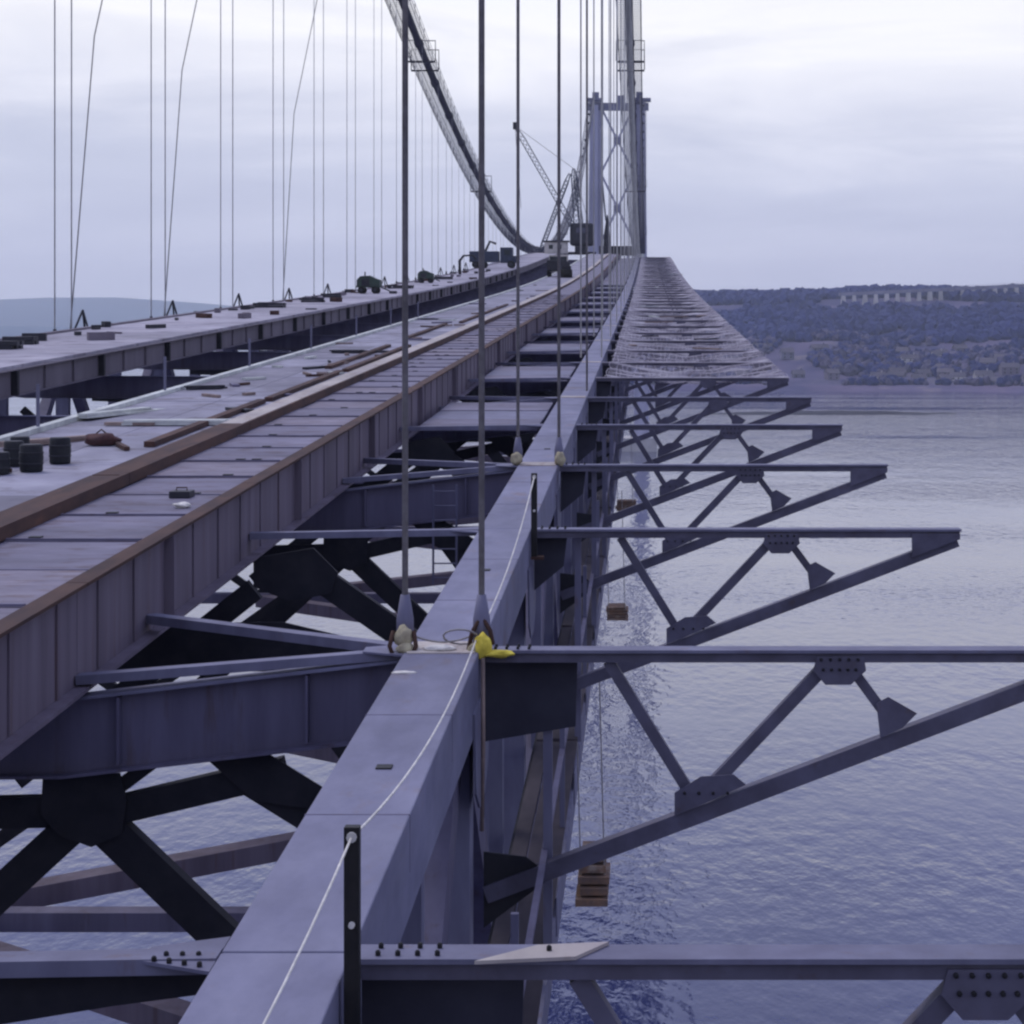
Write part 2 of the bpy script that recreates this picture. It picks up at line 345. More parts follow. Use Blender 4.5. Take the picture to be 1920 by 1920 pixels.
# railway viaduct crossing the hill on tall pale piers
t = thing('railway_viaduct', (300, 2330, 60), 'long railway viaduct on tall pale stone piers along the far hill', 'viaduct')
va, vb = Vector((205, 2290, 86)), Vector((520, 2300, 101))
MB().beam(va - Vector((0,0,2.2)), vb - Vector((0,0,2.2)), 6, 3.6).build('girder', 'tower_dark', t)
m_ = MB()
for q in range(60):
    p = va.lerp(vb, q/59); m_.box(p.x-.15, p.x+.15, p.y-3.1, p.y-2.9, p.z-.4, p.z+1.0)
m_.beam(va+Vector((0,-3,.9)), vb+Vector((0,-3,.9)), .2, .2)
m_.build('parapet', 'tower_dark', t)
for q in range(27):
    p = va.lerp(vb, (q+.4)/27); zb = land_z(p.x, p.y) - 4; k = 3.4 if q % 2 else 4.2
    MB().quadbox([(p.x-k/2-.8, p.y-3.6, zb), (p.x+k/2+.8, p.y-3.6, zb), (p.x+k/2, p.y-3, p.z-4), (p.x-k/2, p.y-3, p.z-4), (p.x-k/2-.8, p.y+3.6, zb), (p.x+k/2+.8, p.y+3.6, zb), (p.x+k/2, p.y+3, p.z-4), (p.x-k/2, p.y+3, p.z-4)]).build('pier', 'stone_pale', t)
tw = thing('signal_tower', (400, 2296, 94), 'small dark lattice tower standing on the railway viaduct', 'tower')
p = va.lerp(vb, .755)
for sx in (-2, 2):
    for sy in (-2, 2): MB().beam((p.x+sx, p.y+sy, p.z-.3), (p.x+sx*.5, p.y+sy*.5, p.z+9), .5, .5).build('leg', 'tower_dark', tw)
MB().box(p.x-2.2, p.x+2.2, p.y-2.2, p.y+2.2, p.z+7, p.z+8.6).build('cabin', 'tower_dark', tw)

# ------------------------------------------------------------------ bridge tower
TD, TTOP = 975.0, EYE + 97.5
def tower(yd, label, detail=True):
    t = thing('bridge_tower', (-13.92, yd, 0), label, 'bridge tower')
    XB = (-2.9, -24.9); XT = (-3.9, -23.9)
    for xb, xt in zip(XB, XT):
        for dy, hw, mm in ((-2.6, 1.35, 'tower'), (0, 3.1, 'tower'), (2.6, 1.35, 'tower')):
            m_ = MB(); m_.quadbox([(xb-hw*1.1, yd+dy-1.3, 0), (xb+hw*1.1, yd+dy-1.3, 0), (xb+hw*1.1, yd+dy+1.3, 0), (xb-hw*1.1, yd+dy+1.3, 0), (xt-hw*.85, yd+dy-1.25, TTOP-(0 if dy == 0 else 2)), (xt+hw*.85, yd+dy-1.25, TTOP-(0 if dy == 0 else 2)), (xt+hw*.85, yd+dy+1.25, TTOP-(0 if dy == 0 else 2)), (xt-hw*.85, yd+dy+1.25, TTOP-(0 if dy == 0 else 2))])
            m_.build('leg', mm, t)
    def lx(i, z): k = z/TTOP; return XB[i]*(1-k) + XT[i]*k
    # X bracing between the legs
    for z1, z0 in ((TTOP-3, TTOP-33), (TTOP-33, TTOP-65), (TTOP-65, TTOP-97)):
        for a, c in ((0, 1), (1, 0)):
            MB().beam((lx(a, z0)+(-2.6 if a == 0 else 2.6), yd-1.2*(1 if a else -1), z0), (lx(c, z1)+(-2.6 if c == 0 else 2.6), yd-1.2*(1 if a else -1), z1), 1.0, .95).build('brace', 'tower', t)
        MB().box(-13.9-1.5, -13.9+1.5, yd-1.9, yd+1.9, (z0+z1)/2-1.5, (z0+z1)/2+1.5).build('brace_node', 'tower_dark', t)
    MB().box(lx(1, TTOP)-3.6, lx(0, TTOP)+4.2, yd-1.5, yd+1.5, TTOP-4.2, TTOP-.8).build('top_strut', 'tower_dark', t)
    pf = MB().box(lx(1, TTOP)-4.2, lx(1, TTOP)+3.2, yd-4, yd+4, TTOP+.0, TTOP+1.2); pf.build('saddle_platform', 'tower_dark', t)
    pf = MB().box(lx(0, TTOP)-3.2, lx(0, TTOP)+5.2, yd-4, yd+4, TTOP+.0, TTOP+1.2); pf.build('saddle_platform', 'tower_dark', t)
    for x in (lx(1, TTOP), lx(0, TTOP)):
        MB().box(x-1.5, x+1.5, yd-2.5, yd+2.5, TTOP+1.2, TTOP+4).build('saddle_housing', 'tower_dark', t)
    MB().box(-14.5, -10.8, yd-1.2, yd+1.2, TTOP-.8, TTOP+2.6).build('winch_house', 'tower_dark', t)
    for zz in (.35, .6):
        MB().box(lx(1, TTOP*zz)+3.3, lx(0, TTOP*zz)-3.3, yd-1, yd+1, EYE-4-zz*4, EYE-1-zz*4) if False else None
    MB().box(-24, -4, yd-1.4, yd+1.4, EYE-13, EYE-9).build('deck_strut', 'tower_dark', t)
    MB().box(-32, 4, yd-9, yd+9, -6, 6).build('pier', 'stone_pale', t)
    # temporary mast, scaffold and hoist lines on the near face
    for xx in (-6.9, -20.9):
        m_ = MB(); m_.tube([(xx, yd-3.5, EYE-6), (xx, yd-3.5, TTOP+9)], .22, 5); m_.build('hoist_mast', 'tower_dark', t)
tower(TD, 'tall pale portal tower with cross bracing at the far end of the bridge')

# ------------------------------------------------------------------ main cables, catwalks, suspenders
def cz(d): return EYE + 15.0 + .000323*(d-460)**2 if d <= TD else EYE + 15 + .000323*(TD-460)**2 - (d-TD)*.34
for X, lab, lab2 in ((XC, 'dark main cable rising over the near truss to the tower', 'pale wire catwalk hung under the cable over the near truss'), (XL, 'dark main cable dipping to the deck on the far truss side', 'pale wire catwalk hung under the dipping far cable')):
    ds = [-60 + 12*i for i in range(int((TD+60)/12)+1)] + [TD+k for k in (20, 80, 150)]
    pts = [(X + (1.5 if X == XL else -1.5)*max(0, (d-700)/(TD-700))**2*(1 if d < TD else 1), d, cz(d)) for d in ds]
    c_ = thing('main_cable', (X, 460, cz(460)), lab, 'cable')
    MB().tube(pts, .42, 10).build('cable_strand', 'cable', c_, True)
    m_ = MB(); k = 0
    for i in range(60):                       # cable bands over each suspender
        d = dn(1 + 2*i)
        if d > 960: break
        s_ = (cz(d+.5)-cz(d-.5)); m_.tube([(X, d-.5, cz(d)-.5*s_), (X, d+.5, cz(d)+.5*s_)], .54, 10)
    m_.build('cable_band', 'cable', c_)
    cw = thing('catwalk', (X, 460, cz(460)-1.2), lab2, 'catwalk')
    sl, rl, fr = MB(), MB(), MB()
    d = 60.0
    while d < TD - 4:
        s_ = cz(d+.1)-cz(d-.1); z = cz(d) - 1.25; u = Vector((0, .2, s_)).normalized()
        sl.beam((X-1.25, d, z), (X+1.25, d, z), .15, .03, up=(0, -u.z, u.y)); d += .62
    for sx in (-1.25, -.42, .42, 1.25): rl.tube([(X+sx, q, cz(q)-1.28) for q in range(40, int(TD), 12)], .035, 4)
    for sx in (-1.3, 1.3):
        for hh in (.55, 1.15): rl.tube([(X+sx, q, cz(q)-1.28+hh) for q in range(40, int(TD), 12)], .026, 4)
    d = 60.0
    while d < TD - 4:
        z = cz(d)-1.28
        for sx in (-1.3, 1.3):
            fr.tube([(X+sx, d, z), (X+sx, d, z+1.2)], .035, 4)
            for q in (.9, 1.8, 2.7, 3.6): fr.tube([(X+sx, d+q, cz(d+q)-1.28), (X+sx, d+q, cz(d+q)-.5)], .018, 3, False)
        d += 4.57
    stuff(sl.build('floor_slats', 'catwalk', cw)); rl.build('hand_ropes', 'catwalk', cw); fr.build('rail_posts', 'catwalk', cw)
    for d in (243, 247, 330, 640, 780):
        z = cz(d)-1.3
        g_ = MB(); g_.box(X-1.6, X+1.6, d-.15, d+.15, z-.2, z); g_.tube([(X-1.6, d, z), (X-1.6, d, z+2.3), (X+1.6, d, z+2.3), (X+1.6, d, z)], .07, 5); g_.build('storm_frame', 'cable', cw)

def suspender(X, d, r, label, group, hb=3.75, socket=False, m='rope'):
    top = Vector((X, d, cz(d)-.2)); bot = P(X, d, hb)
    if not socket:
        return tag(MB().tube([bot, top], r, 6).build('suspender_rope', m, None, True), label, 'suspender', group)
    t = thing('suspender_rope', bot, label, 'suspender', group)
    MB().tube([bot+Vector((0, 0, .25)), top], r, 10).build('rope', 'rope', t, True)
    MB().tube([bot-Vector((0, 0, .12)), bot+Vector((0, 0, .10)), bot+Vector((0, 0, .34))], [.085, .085, .045], 12).build('socket', 'steel_grey', t, True)
    return t
HG = .37
for k in range(1, 104, 2):
    d = dn(k)
    if d > 940: break
    for s_ in (-1, 1):
        if k == 1:
            suspender(XC+s_*HG*1.02, d, .031, ('grey suspender rope with a buff wrapped socket on the inner chord edge' if s_ < 0 else 'grey suspender rope with yellow canvas at its socket on the outer chord edge'), None, 3.72, True)
        elif k == 3:
            suspender(XC+s_*HG*1.02, d, .031, ('slender suspender rope meeting the inner chord edge above the ladder' if s_ < 0 else 'slender suspender rope meeting the outer chord edge beyond the second dark post'), None, 3.75, True)
        else:
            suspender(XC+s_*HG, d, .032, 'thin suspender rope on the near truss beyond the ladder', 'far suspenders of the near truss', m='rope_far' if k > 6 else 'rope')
for k in range(5, 104, 2):
    d = dn(k)
    if d > 940: break
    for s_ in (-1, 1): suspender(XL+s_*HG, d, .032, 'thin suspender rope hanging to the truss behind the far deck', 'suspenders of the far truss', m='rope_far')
for (d, dd) in ((dn(9), 60), (dn(11), 75), (dn(15), 60)):
    a = P(XL+.3, d, 3.6); c = Vector((XL+.6, d+3, a.z+13.5)); c2 = Vector((XL+4.2, d+6, a.z+34))
    tag(MB().tube([a, c, c2], .03, 5).build('rigging_rope', 'rope', None, True), 'slack rigging rope slanting up from the foot of far suspenders', 'rope', 'slanting rigging ropes')

# ------------------------------------------------------------------ near stiffening truss
NT = 50
tr = thing('stiffening_truss', P(XC, 12, 12.3), 'grey box chord stiffening truss running along the near side of the bridge', 'truss')
def bx(X0, X1, h0, h1, d0, d1, **k): return MB().sweep(rail(X0, X1, h0, h1, d0, d1, **k))
CW = .365
for k in range(-2, NT):
    d0, d1 = dn(k), dn(k+1)
    bx(XC-CW, XC+CW, H0, H0+.71, d0+.012, d1-.012, step=20).build('top_chord', 'chord_paint', tr, bevel=.012 if k < 12 else 0)
    bx(XC-CW, XC+CW, 11.95, 12.65, d0+.012, d1-.012, step=20).build('bottom_chord', 'steel_grey', tr)
    if k > 24: continue
    MB().beam(P(XC+.2, d0+PAN/2, H0+.715), P(XC+.2, d0+PAN/2, 11.945), .16, .22, up=(0, 1, 0)).build('sub_post', 'steel_grey', tr)
    if -1 <= k < 8:
        for q in (2.9, 6.1): bx(XC-CW-.002, XC+CW+.002, H0-.003, H0+.4, d0+q, d0+q+.014).build('weld_seam', 'girder_grey', tr)
    # splice plates and gussets at each panel point
    if k % 2: bx(XC-.33, XC+.33, H0-.014, H0-.001, d0-.30, d0+.30).build('splice_plate', 'kerb_light', tr)
    MB().plate([P(XC+CW+.012, d0-.95, H0+.45), P(XC+CW+.012, d0+.95, H0+.45), P(XC+CW+.012, d0+.75, H0+1.25), P(XC+CW+.012, d0+.3, H0+1.5), P(XC+CW+.012, d0-.3, H0+1.5), P(XC+CW+.012, d0-.75, H0+1.25)], (1, 0, 0), .022).build('gusset_plate', 'steel_grey', tr)
    MB().beam(P(XC, d0, H0+.715), P(XC, d0, 11.945), .56, .40, up=(0, 1, 0)).build('vertical_post', 'steel_grey', tr, bevel=.01)
    a, c = (H0+.8, 11.9) if k % 2 else (11.9, H0+.8)
    MB().beam(P(XC, d0+.35, a), P(XC, d1-.35, c), .50, .42, up=(1, 0, 0)).build('diagonal', 'girder_grey', tr)
    MB().plate([P(XC-CW-.02, d0-.6, H0+.5), P(XC-CW-.02, d0+.6, H0+.5), P(XC-CW-.02, d0+.4, H0+1.3), P(XC-CW-.02, d0-.4, H0+1.3)], (1, 0, 0), .022).build('gusset_plate', 'dark_and_shaded_steel', tr)
    MB().plate([P(XC+CW+.012, d0-1, 11.6), P(XC+CW+.012, d0+1, 11.6), P(XC+CW+.012, d0+1, 12.3), P(XC+CW+.012, d0-1, 12.3)], (1, 0, 0), .02).build('gusset_plate', 'steel_grey', tr)
# rivet heads along the splice edges near the camera
def bolt_mesh():
    return MB().tube([(0, 0, 0), (0, 0, .022), (0, 0, .030)], [.015, .015, .008], 8).mesh('bolt', 'black_steel')
BOLT = bolt_mesh()
def bolt(p, parent, rot=None):
    o = bpy.data.objects.new('bolt', BOLT); col.objects.link(o); o.parent = parent
    o.matrix_parent_inverse = Matrix.Translation(-Vector(parent.location)); o.location = p
    if rot: o.rotation_euler = rot
    return o
# lifting hole covers, weld marks
for k, off in ((0, 4.2), (1, 5.1), (3, 3.0)):
    bx(XC-.04, XC+.08, H0-.012, H0+.004, dn(k)+off, dn(k)+off+.12).build('lifting_lug', 'black_steel', tr)

# ------------------------------------------------------------------ cantilever brackets
BN = [(-1.64, 0), (-.44, 0), (1.88, 0), (4.39, 0), (-1.60, 2.40), (.51, 1.45), (2.38, .71)]     # (X, drop)
def bracket(k):
    d = dn(k); loc = P(0, d, H0)
    lab = {0: ('cantilever bracket with a bolted splice plate beside the dark post with rope', None), 1: ('cantilever bracket level with the yellow wrapped suspender', None),
           2: ('open cantilever bracket beside the farther dark rope post', None), 3: ('open cantilever bracket level with the buff wrapped suspenders', None),
           4: ('open cantilever bracket just beyond the buff wrapped suspenders', None), 5: ('last open cantilever bracket before the wide safety nets begin', None)}.get(k)
    if lab is None:
        lab = ('open triangular cantilever bracket reaching over bare water without a net', 'open cantilever brackets') if k < 6 else ('cantilever bracket carrying safety net along the outer side of the truss', 'brackets carrying nets')
    t = thing('cantilever_bracket', loc, lab[0], 'bracket', lab[1])
    def q(i, dx=0, dz=0): return Vector((BN[i][0]+dx, d, loc.z - BN[i][1] + dz))
    far = k > 14
    wf = .28
    MB().quadbox([(-1.63, d-wf/2, loc.z-.03), (4.42, d-wf/2, loc.z-.03), (4.42, d-wf/2, loc.z), (-1.63, d-wf/2, loc.z), (-1.63, d+wf/2, loc.z-.03), (4.42, d+wf/2, loc.z-.03), (4.42, d+wf/2, loc.z), (-1.63, d+wf/2, loc.z)]).build('top_flange', 'steel_grey' if k < 6 else 'net', t)
    MB().box(-1.63, 4.40, d-.105, d+.105, loc.z-.125, loc.z-.031).build('top_member', 'bracket_paint', t)
    MB().beam(q(4, 0, -.02), q(3, -.02, -.17), .17, .165).build('bottom_member', 'bracket_paint', t)
    MB().beam(q(1, .05, -.13), q(5, -.12, .06), .12, .11).build('diagonal', 'bracket_paint', t)
    MB().beam(q(5, .1, .08), q(2, -.12, -.16), .13, .12).build('diagonal', 'bracket_paint', t)
    MB().beam(q(2, .1, -.16), q(6, -.04, .06), .11, .10).build('diagonal', 'bracket_paint', t)
    if far: return t
    def pl(poly): MB().plate([Vector((x, d-.121, loc.z-z)) for x, z in poly], (0, 1, 0), .02).build('gusset_plate', 'bracket_paint', t)
    pl([(1.66, .06), (2.12, .06), (2.14, .2), (1.99, .34), (1.74, .34), (1.62, .2)])
    pl([(.26, 1.40), (.52, 1.24), (.84, 1.22), (.96, 1.32), (.52, 1.52), (.26, 1.62)])
    pl([(2.24, .52), (2.36, .46), (2.64, .62), (2.5, .76), (2.28, .86)])
    pl([(3.72, .06), (4.40, .06), (4.40, .14), (3.72, .40)])
    MB().plate([Vector((x, d+.16, loc.z-z)) for x, z in ([(-1.62, .13), (-.70, .13), (-.72, .80), (-1.62, .95)] if k < 2 else [(-1.62, .13), (-1.15, .13), (-1.2, .55), (-1.62, .9)])], (0, 1, 0), .03).build('root_plate', 'root_steel', t)
    MB().plate([Vector((x, d-.03, loc.z-z)) for x, z in [(-1.62, 2.0), (-1.2, 2.05), (-.95, 2.25), (-1.62, 2.75)]], (0, 1, 0), .03).build('gusset_plate', 'dark_and_shaded_steel', t)
    if k <= 4:
        for i in range(4):
            for s_ in (-.07, .07): bolt((-1.50+.11*i, d+s_, loc.z+.001), t)
        for i in range(5):
            bolt((1.70+.09*i, d-.1315, loc.z-.09), t, (R(90), 0, 0)); bolt((1.72+.08*i, d-.1315, loc.z-.19), t, (R(90), 0, 0))
        for i in range(4): bolt((.36+.14*i, d-.1315, loc.z-1.40), t, (R(90), 0, 0))
    if k == 0:
        MB().plate([(-.95, d-.24, loc.z+.012), (-.40, d-.16, loc.z+.012), (-.22, d+.12, loc.z+.012), (-.62, d+.06, loc.z+.012)], (0, 0, 1), .02).build('splice_plate', 'kerb_light', t)
        bolt((-.55, d-.05, loc.z+.022), t)
    return t
for k in range(0, 47): bracket(k)

# ------------------------------------------------------------------ cross frames under the roadway
def crossframe(k):
    d = dn(k)
    t = thing('cross_girder', P(-13.9, d, 5.2), {1: 'deep grey cross girder joining the chord at the yellow wrapped suspender', 3: 'deep grey cross girder with the access ladder hung before it'}.get(k, 'deep grey plate girder crossing below the deck beyond the access ladder'), 'girder', 'cross girders' if k > 3 else None)
    top = [(-2.40, 4.03), (-5.75, 4.42), (-13.9, 4.45), (-22.1, 4.42), (-25.44, 4.03)]
    bot = [(-25.44, 4.78), (-22.1, 5.16), (-13.9, 5.2), (-5.75, 5.14), (-2.40, 4.75)]
    MB().plate([P(x, d, h) for x, h in top+bot], (0, 1, 0), .03).build('web', 'girder_grey', t)
    for a, c in zip(top, top[1:]): MB().beam(P(a[0], d, a[1]-.016), P(c[0], d, c[1]-.016), .30, .03).build('top_flange', 'steel_grey', t)
    for a, c in zip(bot, bot[1:]): MB().beam(P(a[0], d, a[1]+.016), P(c[0], d, c[1]+.016), .30, .03).build('bottom_flange', 'girder_grey', t)
    if k > 27: return
    for x in (-3.35, -5.2, -7.4, -9.4, -11.4, -13.9): 
        hh = 4.03 + (min(0, x+2.4))/-3.35*.39 if x > -5.75 else 4.44
        MB().box(x-.012, x+.012, d-.14, d-.016, P(x, d, hh+.68).z, P(x, d, hh+.02).z).build('stiffener', 'girder_grey', t)
    def pl(poly, nm='gusset_plate'): MB().plate([P(x, d+.03, h) for x, h in poly], (0, 1, 0), .03).build(nm, 'dark_and_shaded_steel', t)
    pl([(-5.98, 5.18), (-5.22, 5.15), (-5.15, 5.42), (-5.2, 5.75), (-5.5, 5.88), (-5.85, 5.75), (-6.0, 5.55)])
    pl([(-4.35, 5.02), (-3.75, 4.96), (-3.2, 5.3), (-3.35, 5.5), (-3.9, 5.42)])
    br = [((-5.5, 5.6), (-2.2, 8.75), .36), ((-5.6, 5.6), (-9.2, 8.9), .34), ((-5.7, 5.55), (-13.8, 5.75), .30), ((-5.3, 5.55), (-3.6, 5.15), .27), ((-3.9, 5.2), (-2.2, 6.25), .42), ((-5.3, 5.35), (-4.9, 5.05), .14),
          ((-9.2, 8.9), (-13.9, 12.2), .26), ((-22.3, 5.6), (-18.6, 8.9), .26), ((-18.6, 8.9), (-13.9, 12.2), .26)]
    for a, c, wd_ in br: MB().beam(P(a[0], d+.16, a[1]), P(c[0], d+.16, c[1]), .18, wd_, up=(0, 1, 0) if False else (0, 0, 1)).build('brace', 'dark_and_shaded_steel', t)
    MB().beam(P(-2.4, d, 12.3), P(-25.4, d, 12.3), .45, .35).build('bottom_strut', 'girder_grey', t)
for k in range(1, 48, 2): crossframe(k)
def swayframe(k):
    d = dn(k)
    t = thing('sway_frame', P(-5, d, 5.5), 'open sway frame in a shade-black colour hidden below the deck between two cross girders', 'frame', 'sway frames coloured as shade')
    def pl(poly, nm): MB().plate([P(x, d+.1, h) for x, h in poly], (0, 1, 0), .05).build(nm, 'dark_and_shaded_steel', t)  # frame plates coloured nearly black to stand in for the shade below deck
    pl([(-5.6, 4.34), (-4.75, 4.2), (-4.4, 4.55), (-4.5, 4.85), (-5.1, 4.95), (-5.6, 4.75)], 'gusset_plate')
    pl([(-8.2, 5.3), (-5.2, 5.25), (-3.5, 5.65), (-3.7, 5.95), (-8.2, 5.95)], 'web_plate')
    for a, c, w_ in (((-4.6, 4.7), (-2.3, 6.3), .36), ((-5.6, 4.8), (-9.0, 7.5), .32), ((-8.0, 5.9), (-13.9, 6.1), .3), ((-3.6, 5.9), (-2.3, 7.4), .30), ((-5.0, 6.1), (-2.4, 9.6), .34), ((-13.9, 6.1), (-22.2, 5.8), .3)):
        MB().beam(P(a[0], d+.2, a[1]), P(c[0], d+.2, c[1]), .16, w_).build('brace', 'dark_and_shaded_steel', t)
for k in range(2, 26, 2): swayframe(k)
# light struts between chord and roadway girder, with their plan braces
for k in range(0, 24):
    d = dn(k)
    t = thing('deck_strut', P(-4, d, 4.1), 'slim strut joining the chord splice beside the dark post to the roadway girder' if k == 0 else 'slim pale strut between the near chord and the rusty roadway girder', 'strut', 'struts beside the chord' if k else None)
    MB().beam(P(-2.39, d-.02, H0+.045), P(-5.62, d-.02, H0+.30 if k % 2 else H0+.10), .20, .09).build('strut_bar', 'steel_grey', t)
    MB().plate([P(x, y, H0+.02) for x, y in [(-2.39, d-.3), (-2.39, d+.3), (-2.8, d+.12), (-2.8, d-.12)]], (0, 0, 1), .02).build('end_plate', 'steel_grey', t)
    if k % 2: MB().beam(P(-2.39, d+.25, H0+.07), P(-5.62, d+3.0, H0+.22), .18, .10).build('plan_brace', 'steel_grey', t)
    elif k == 0:
        MB().plate([P(-2.39, d+.06, H0+.1), P(-5.6, d+.06, H0+.16), P(-5.6, d+.06, H0+.75), P(-3.0, d+.06, H0+.32), P(-2.39, d+.06, H0+.24)], (0, 1, 0), .03).build('web', 'dark_and_shaded_steel', t)
    if k == 0:
        for i in range(4): bolt(P(-2.46-.09*i, d-.22+.03*i, H0+.01), t)
        for i in range(3): bolt(P(-2.50-.09*i, d-.05, H0+.01), t)
# pale decking plates laid in every other bay beside the chord
for k in list(range(4, 24, 2)) + list(range(24, 44)):
    t = thing('deck_plate', P(-4, dn(k)+4, 4.05), 'pale steel decking plate laid between the chord and the roadway girder', 'deck plate', 'decking plates beside the chord')
    for j in range(3):
        q0 = dn(k)+.3+(PAN-.6)*j/3; q1 = q0+(PAN-.6)/3-.03; hh = 4.03+random.uniform(0, .02)
        bx(-5.30, -2.55, hh, hh+.05, q0, q1).build('plate', random.choice(['deck_panel', 'steel_grey']), t)
# bottom plan bracing
for k in range(2, 26, 2):
    d = dn(k)
    for s_ in (-1, 1):
        tag(MB().beam(P(-2.5, d+.3*s_, 12.35), P(-13.7, d+(PAN-.3)*s_, 12.35), .55, .40).build('bottom_lateral', 'rust_web'), 'brownish bottom bracing beam slanting below the deck between cross frames', 'brace', 'bottom bracing beams')

# ------------------------------------------------------------------ near roadway
XS = -5.65
rd = thing('roadway', P(-8.4, 14, 3.3), 'near carriageway of steel panels on a rusty edge girder', 'roadway')
DEND = 452
for k in range(-1, 48):
    d0, d1 = dn(k), dn(k+1)
    s0, s1 = d0+.01, d1-.01
    g_ = bx(XS-.014, XS+.014, 3.30, 4.27, s0, s1); gw = g_.build('edge_girder', 'rust_web', rd)
    bx(XS-.10, XS+.12, 3.262, 3.298, s0, s1).build('top_flange', 'rust_brown', rd)
    bx(XS-.16, XS+.16, 4.272, 4.31, s0, s1).build('bottom_flange', 'rust_web', rd)
    if k < 22:
        for j in range(6):
            dd = d0 + PAN*(j+.5)/6; wide = j == 2
            bx(XS+.016, XS+(.13 if wide else .035), 3.305, 4.265, dd-.010, dd+.010).build('stiffener', 'rust_web', gw)
    kr = 'rust_brown' if k < 3 else 'kerb_light'
    bx(-7.88, -7.42, 3.155, 3.285, s0+.03, s1-.03).build('kerb', kr, rd)
    bx(-7.40, -7.34, 3.12, 3.285, s0, s1).build('kerb_angle', 'rust_brown', rd)
# panels between girder and kerb
j = 0; d = 6.0
while d < 160:
    ln = PAN/4
    hh = 3.287 + random.uniform(-.012, .014)
    o = bx(-7.33, XS-.11, hh, hh+.06, d+.02, d+ln-.02).build('deck_panel', random.choice(['deck_panel', 'deck_panel', 'deck_panel_worn']), rd)
    bx(-7.32, XS-.12, hh-.022, hh-.0005, d+.03, d+.075).build('seam_strip', 'girder_grey', o)
    if random.random() < .8:
        for x in random.sample([-7.0, -6.7, -6.4, -6.15], random.choice([1, 1, 2])):
            bx(x-.07, x+.07, hh-.035, hh+.01, d+.06, d+.17).build('lug', 'black_steel', o)
    d += ln
bx(-7.33, XS-.11, 3.29, 3.35, d+.012, DEND).build('deck_panel', 'deck_panel', rd)
d = 6.0
while d < 160:
    ln = PAN/2; hh = 3.292 + random.uniform(-.008, .008)
    for x0, x1 in ((-9.5, -7.90), (-11.1, -9.52)):
        bx(x0, x1, hh, hh+.09, d+.012, d+ln-.012).build('deck_slab', random.choice(['deck_slab', 'deck_slab', 'deck_slab_dark']), rd)
    d += ln
bx(-11.1, -7.90, 3.29, 3.38, d+.012, DEND).build('deck_slab', 'deck_slab', rd)
bx(-11.30, -11.12, 3.20, 3.36, 6, DEND).build('edge_timber', 'bright_plank', rd)
for X in (-8.0, -11.0):
    bx(X-.015, X+.015, 3.40, 4.30, 6, DEND).build('inner_girder', 'dark_and_shaded_steel', rd)
for i, d in enumerate([28, 39, 50, 61, 72, 83, 94, 105, 116]):
    pass
for d in (39.2, 49.5, 60, 71, 82, 93, 104):
    tag(MB().tube([P(-11.21, d, 3.21), P(-11.21, d, 2.42)], .035, 6).build('rail_post', 'steel_grey'), 'thin grey rail post on the inner timber edge of the near roadway', 'post', 'rail posts on the roadway edge')
# loose steel angles lying along the kerb
for d0, d1, X in ((36, 46.5, -8.42), (47, 58, -8.36), (58.5, 74, -8.30), (60, 74, -9.0), (80, 96, -9.1), (98, 130, -8.6)):
    a = MB(); a.sweep(rail(X-.09, X+.09, 3.195, 3.285, d0, d1)); tag(a.build('steel_angle', 'rust_brown'), 'long rusty steel angle lying loose on the roadway beside the kerb', 'steel angle', 'loose steel angles')

# far roadway
fr_ = thing('roadway', P(-19.7, 14, 3.07), 'far carriageway with pale top and dark fascia girder', 'roadway')
XF = -17.2
d = dn(0)
for k in range(0, 49):
    d0, d1 = dn(k), dn(k+1)
    gw = bx(XF-.02, XF+.02, 3.19, 3.86, d0+.01, d1-.01).build('fascia_girder', 'far_web', fr_)
    bx(XF-.18, XF+.18, 3.155, 3.188, d0+.01, d1-.01).build('top_flange', 'far_web', fr_)
    bx(XF-.15, XF+.15, 3.862, 3.89, d0+.01, d1-.01).build('bottom_flange', 'far_web', fr_)
    bx(-22.2, XF+.05, 3.06, 3.15, d0+.015, d1-.015).build('deck_slab', 'far_deck', fr_)
    if k < 30:
        bx(XF+.021, XF+.2, 3.19, 3.86, d0-.10, d0+.10).build('bearing_stiffener', 'dark_and_shaded_steel', gw)
        for q in (.33, .66): bx(XF+.021, XF+.09, 3.19, 3.86, d0+PAN*q-.012, d0+PAN*q+.012).build('stiffener', 'far_web', gw)
bx(-22.45, -22.22, 2.98, 3.9, 10, 455).build('edge_girder', 'far_web', fr_)
# far stiffening truss
ft = thing('stiffening_truss', P(XL, 12, 12.3), 'stiffening truss along the far side behind the pale carriageway', 'truss')
for k in range(0, 48):
    d0, d1 = dn(k), dn(k+1)
    bx(XL-CW, XL+CW, H0, H0+.71, d0+.012, d1-.012, step=20).build('top_chord', 'chord_paint', ft)
    bx(XL-CW, XL+CW, 11.95, 12.65, d0+.012, d1-.012, step=20).build('bottom_chord', 'steel_grey', ft)
    MB().beam(P(XL, d0, H0+.715), P(XL, d0, 11.945), .56, .40, up=(0, 1, 0)).build('vertical_post', 'steel_grey', ft)
    a, c = (H0+.8, 11.9) if k % 2 else (11.9, H0+.8)
    MB().beam(P(XL, d0+.35, a), P(XL, d1-.35, c), .50, .42, up=(1, 0, 0)).build('diagonal', 'girder_grey', ft)
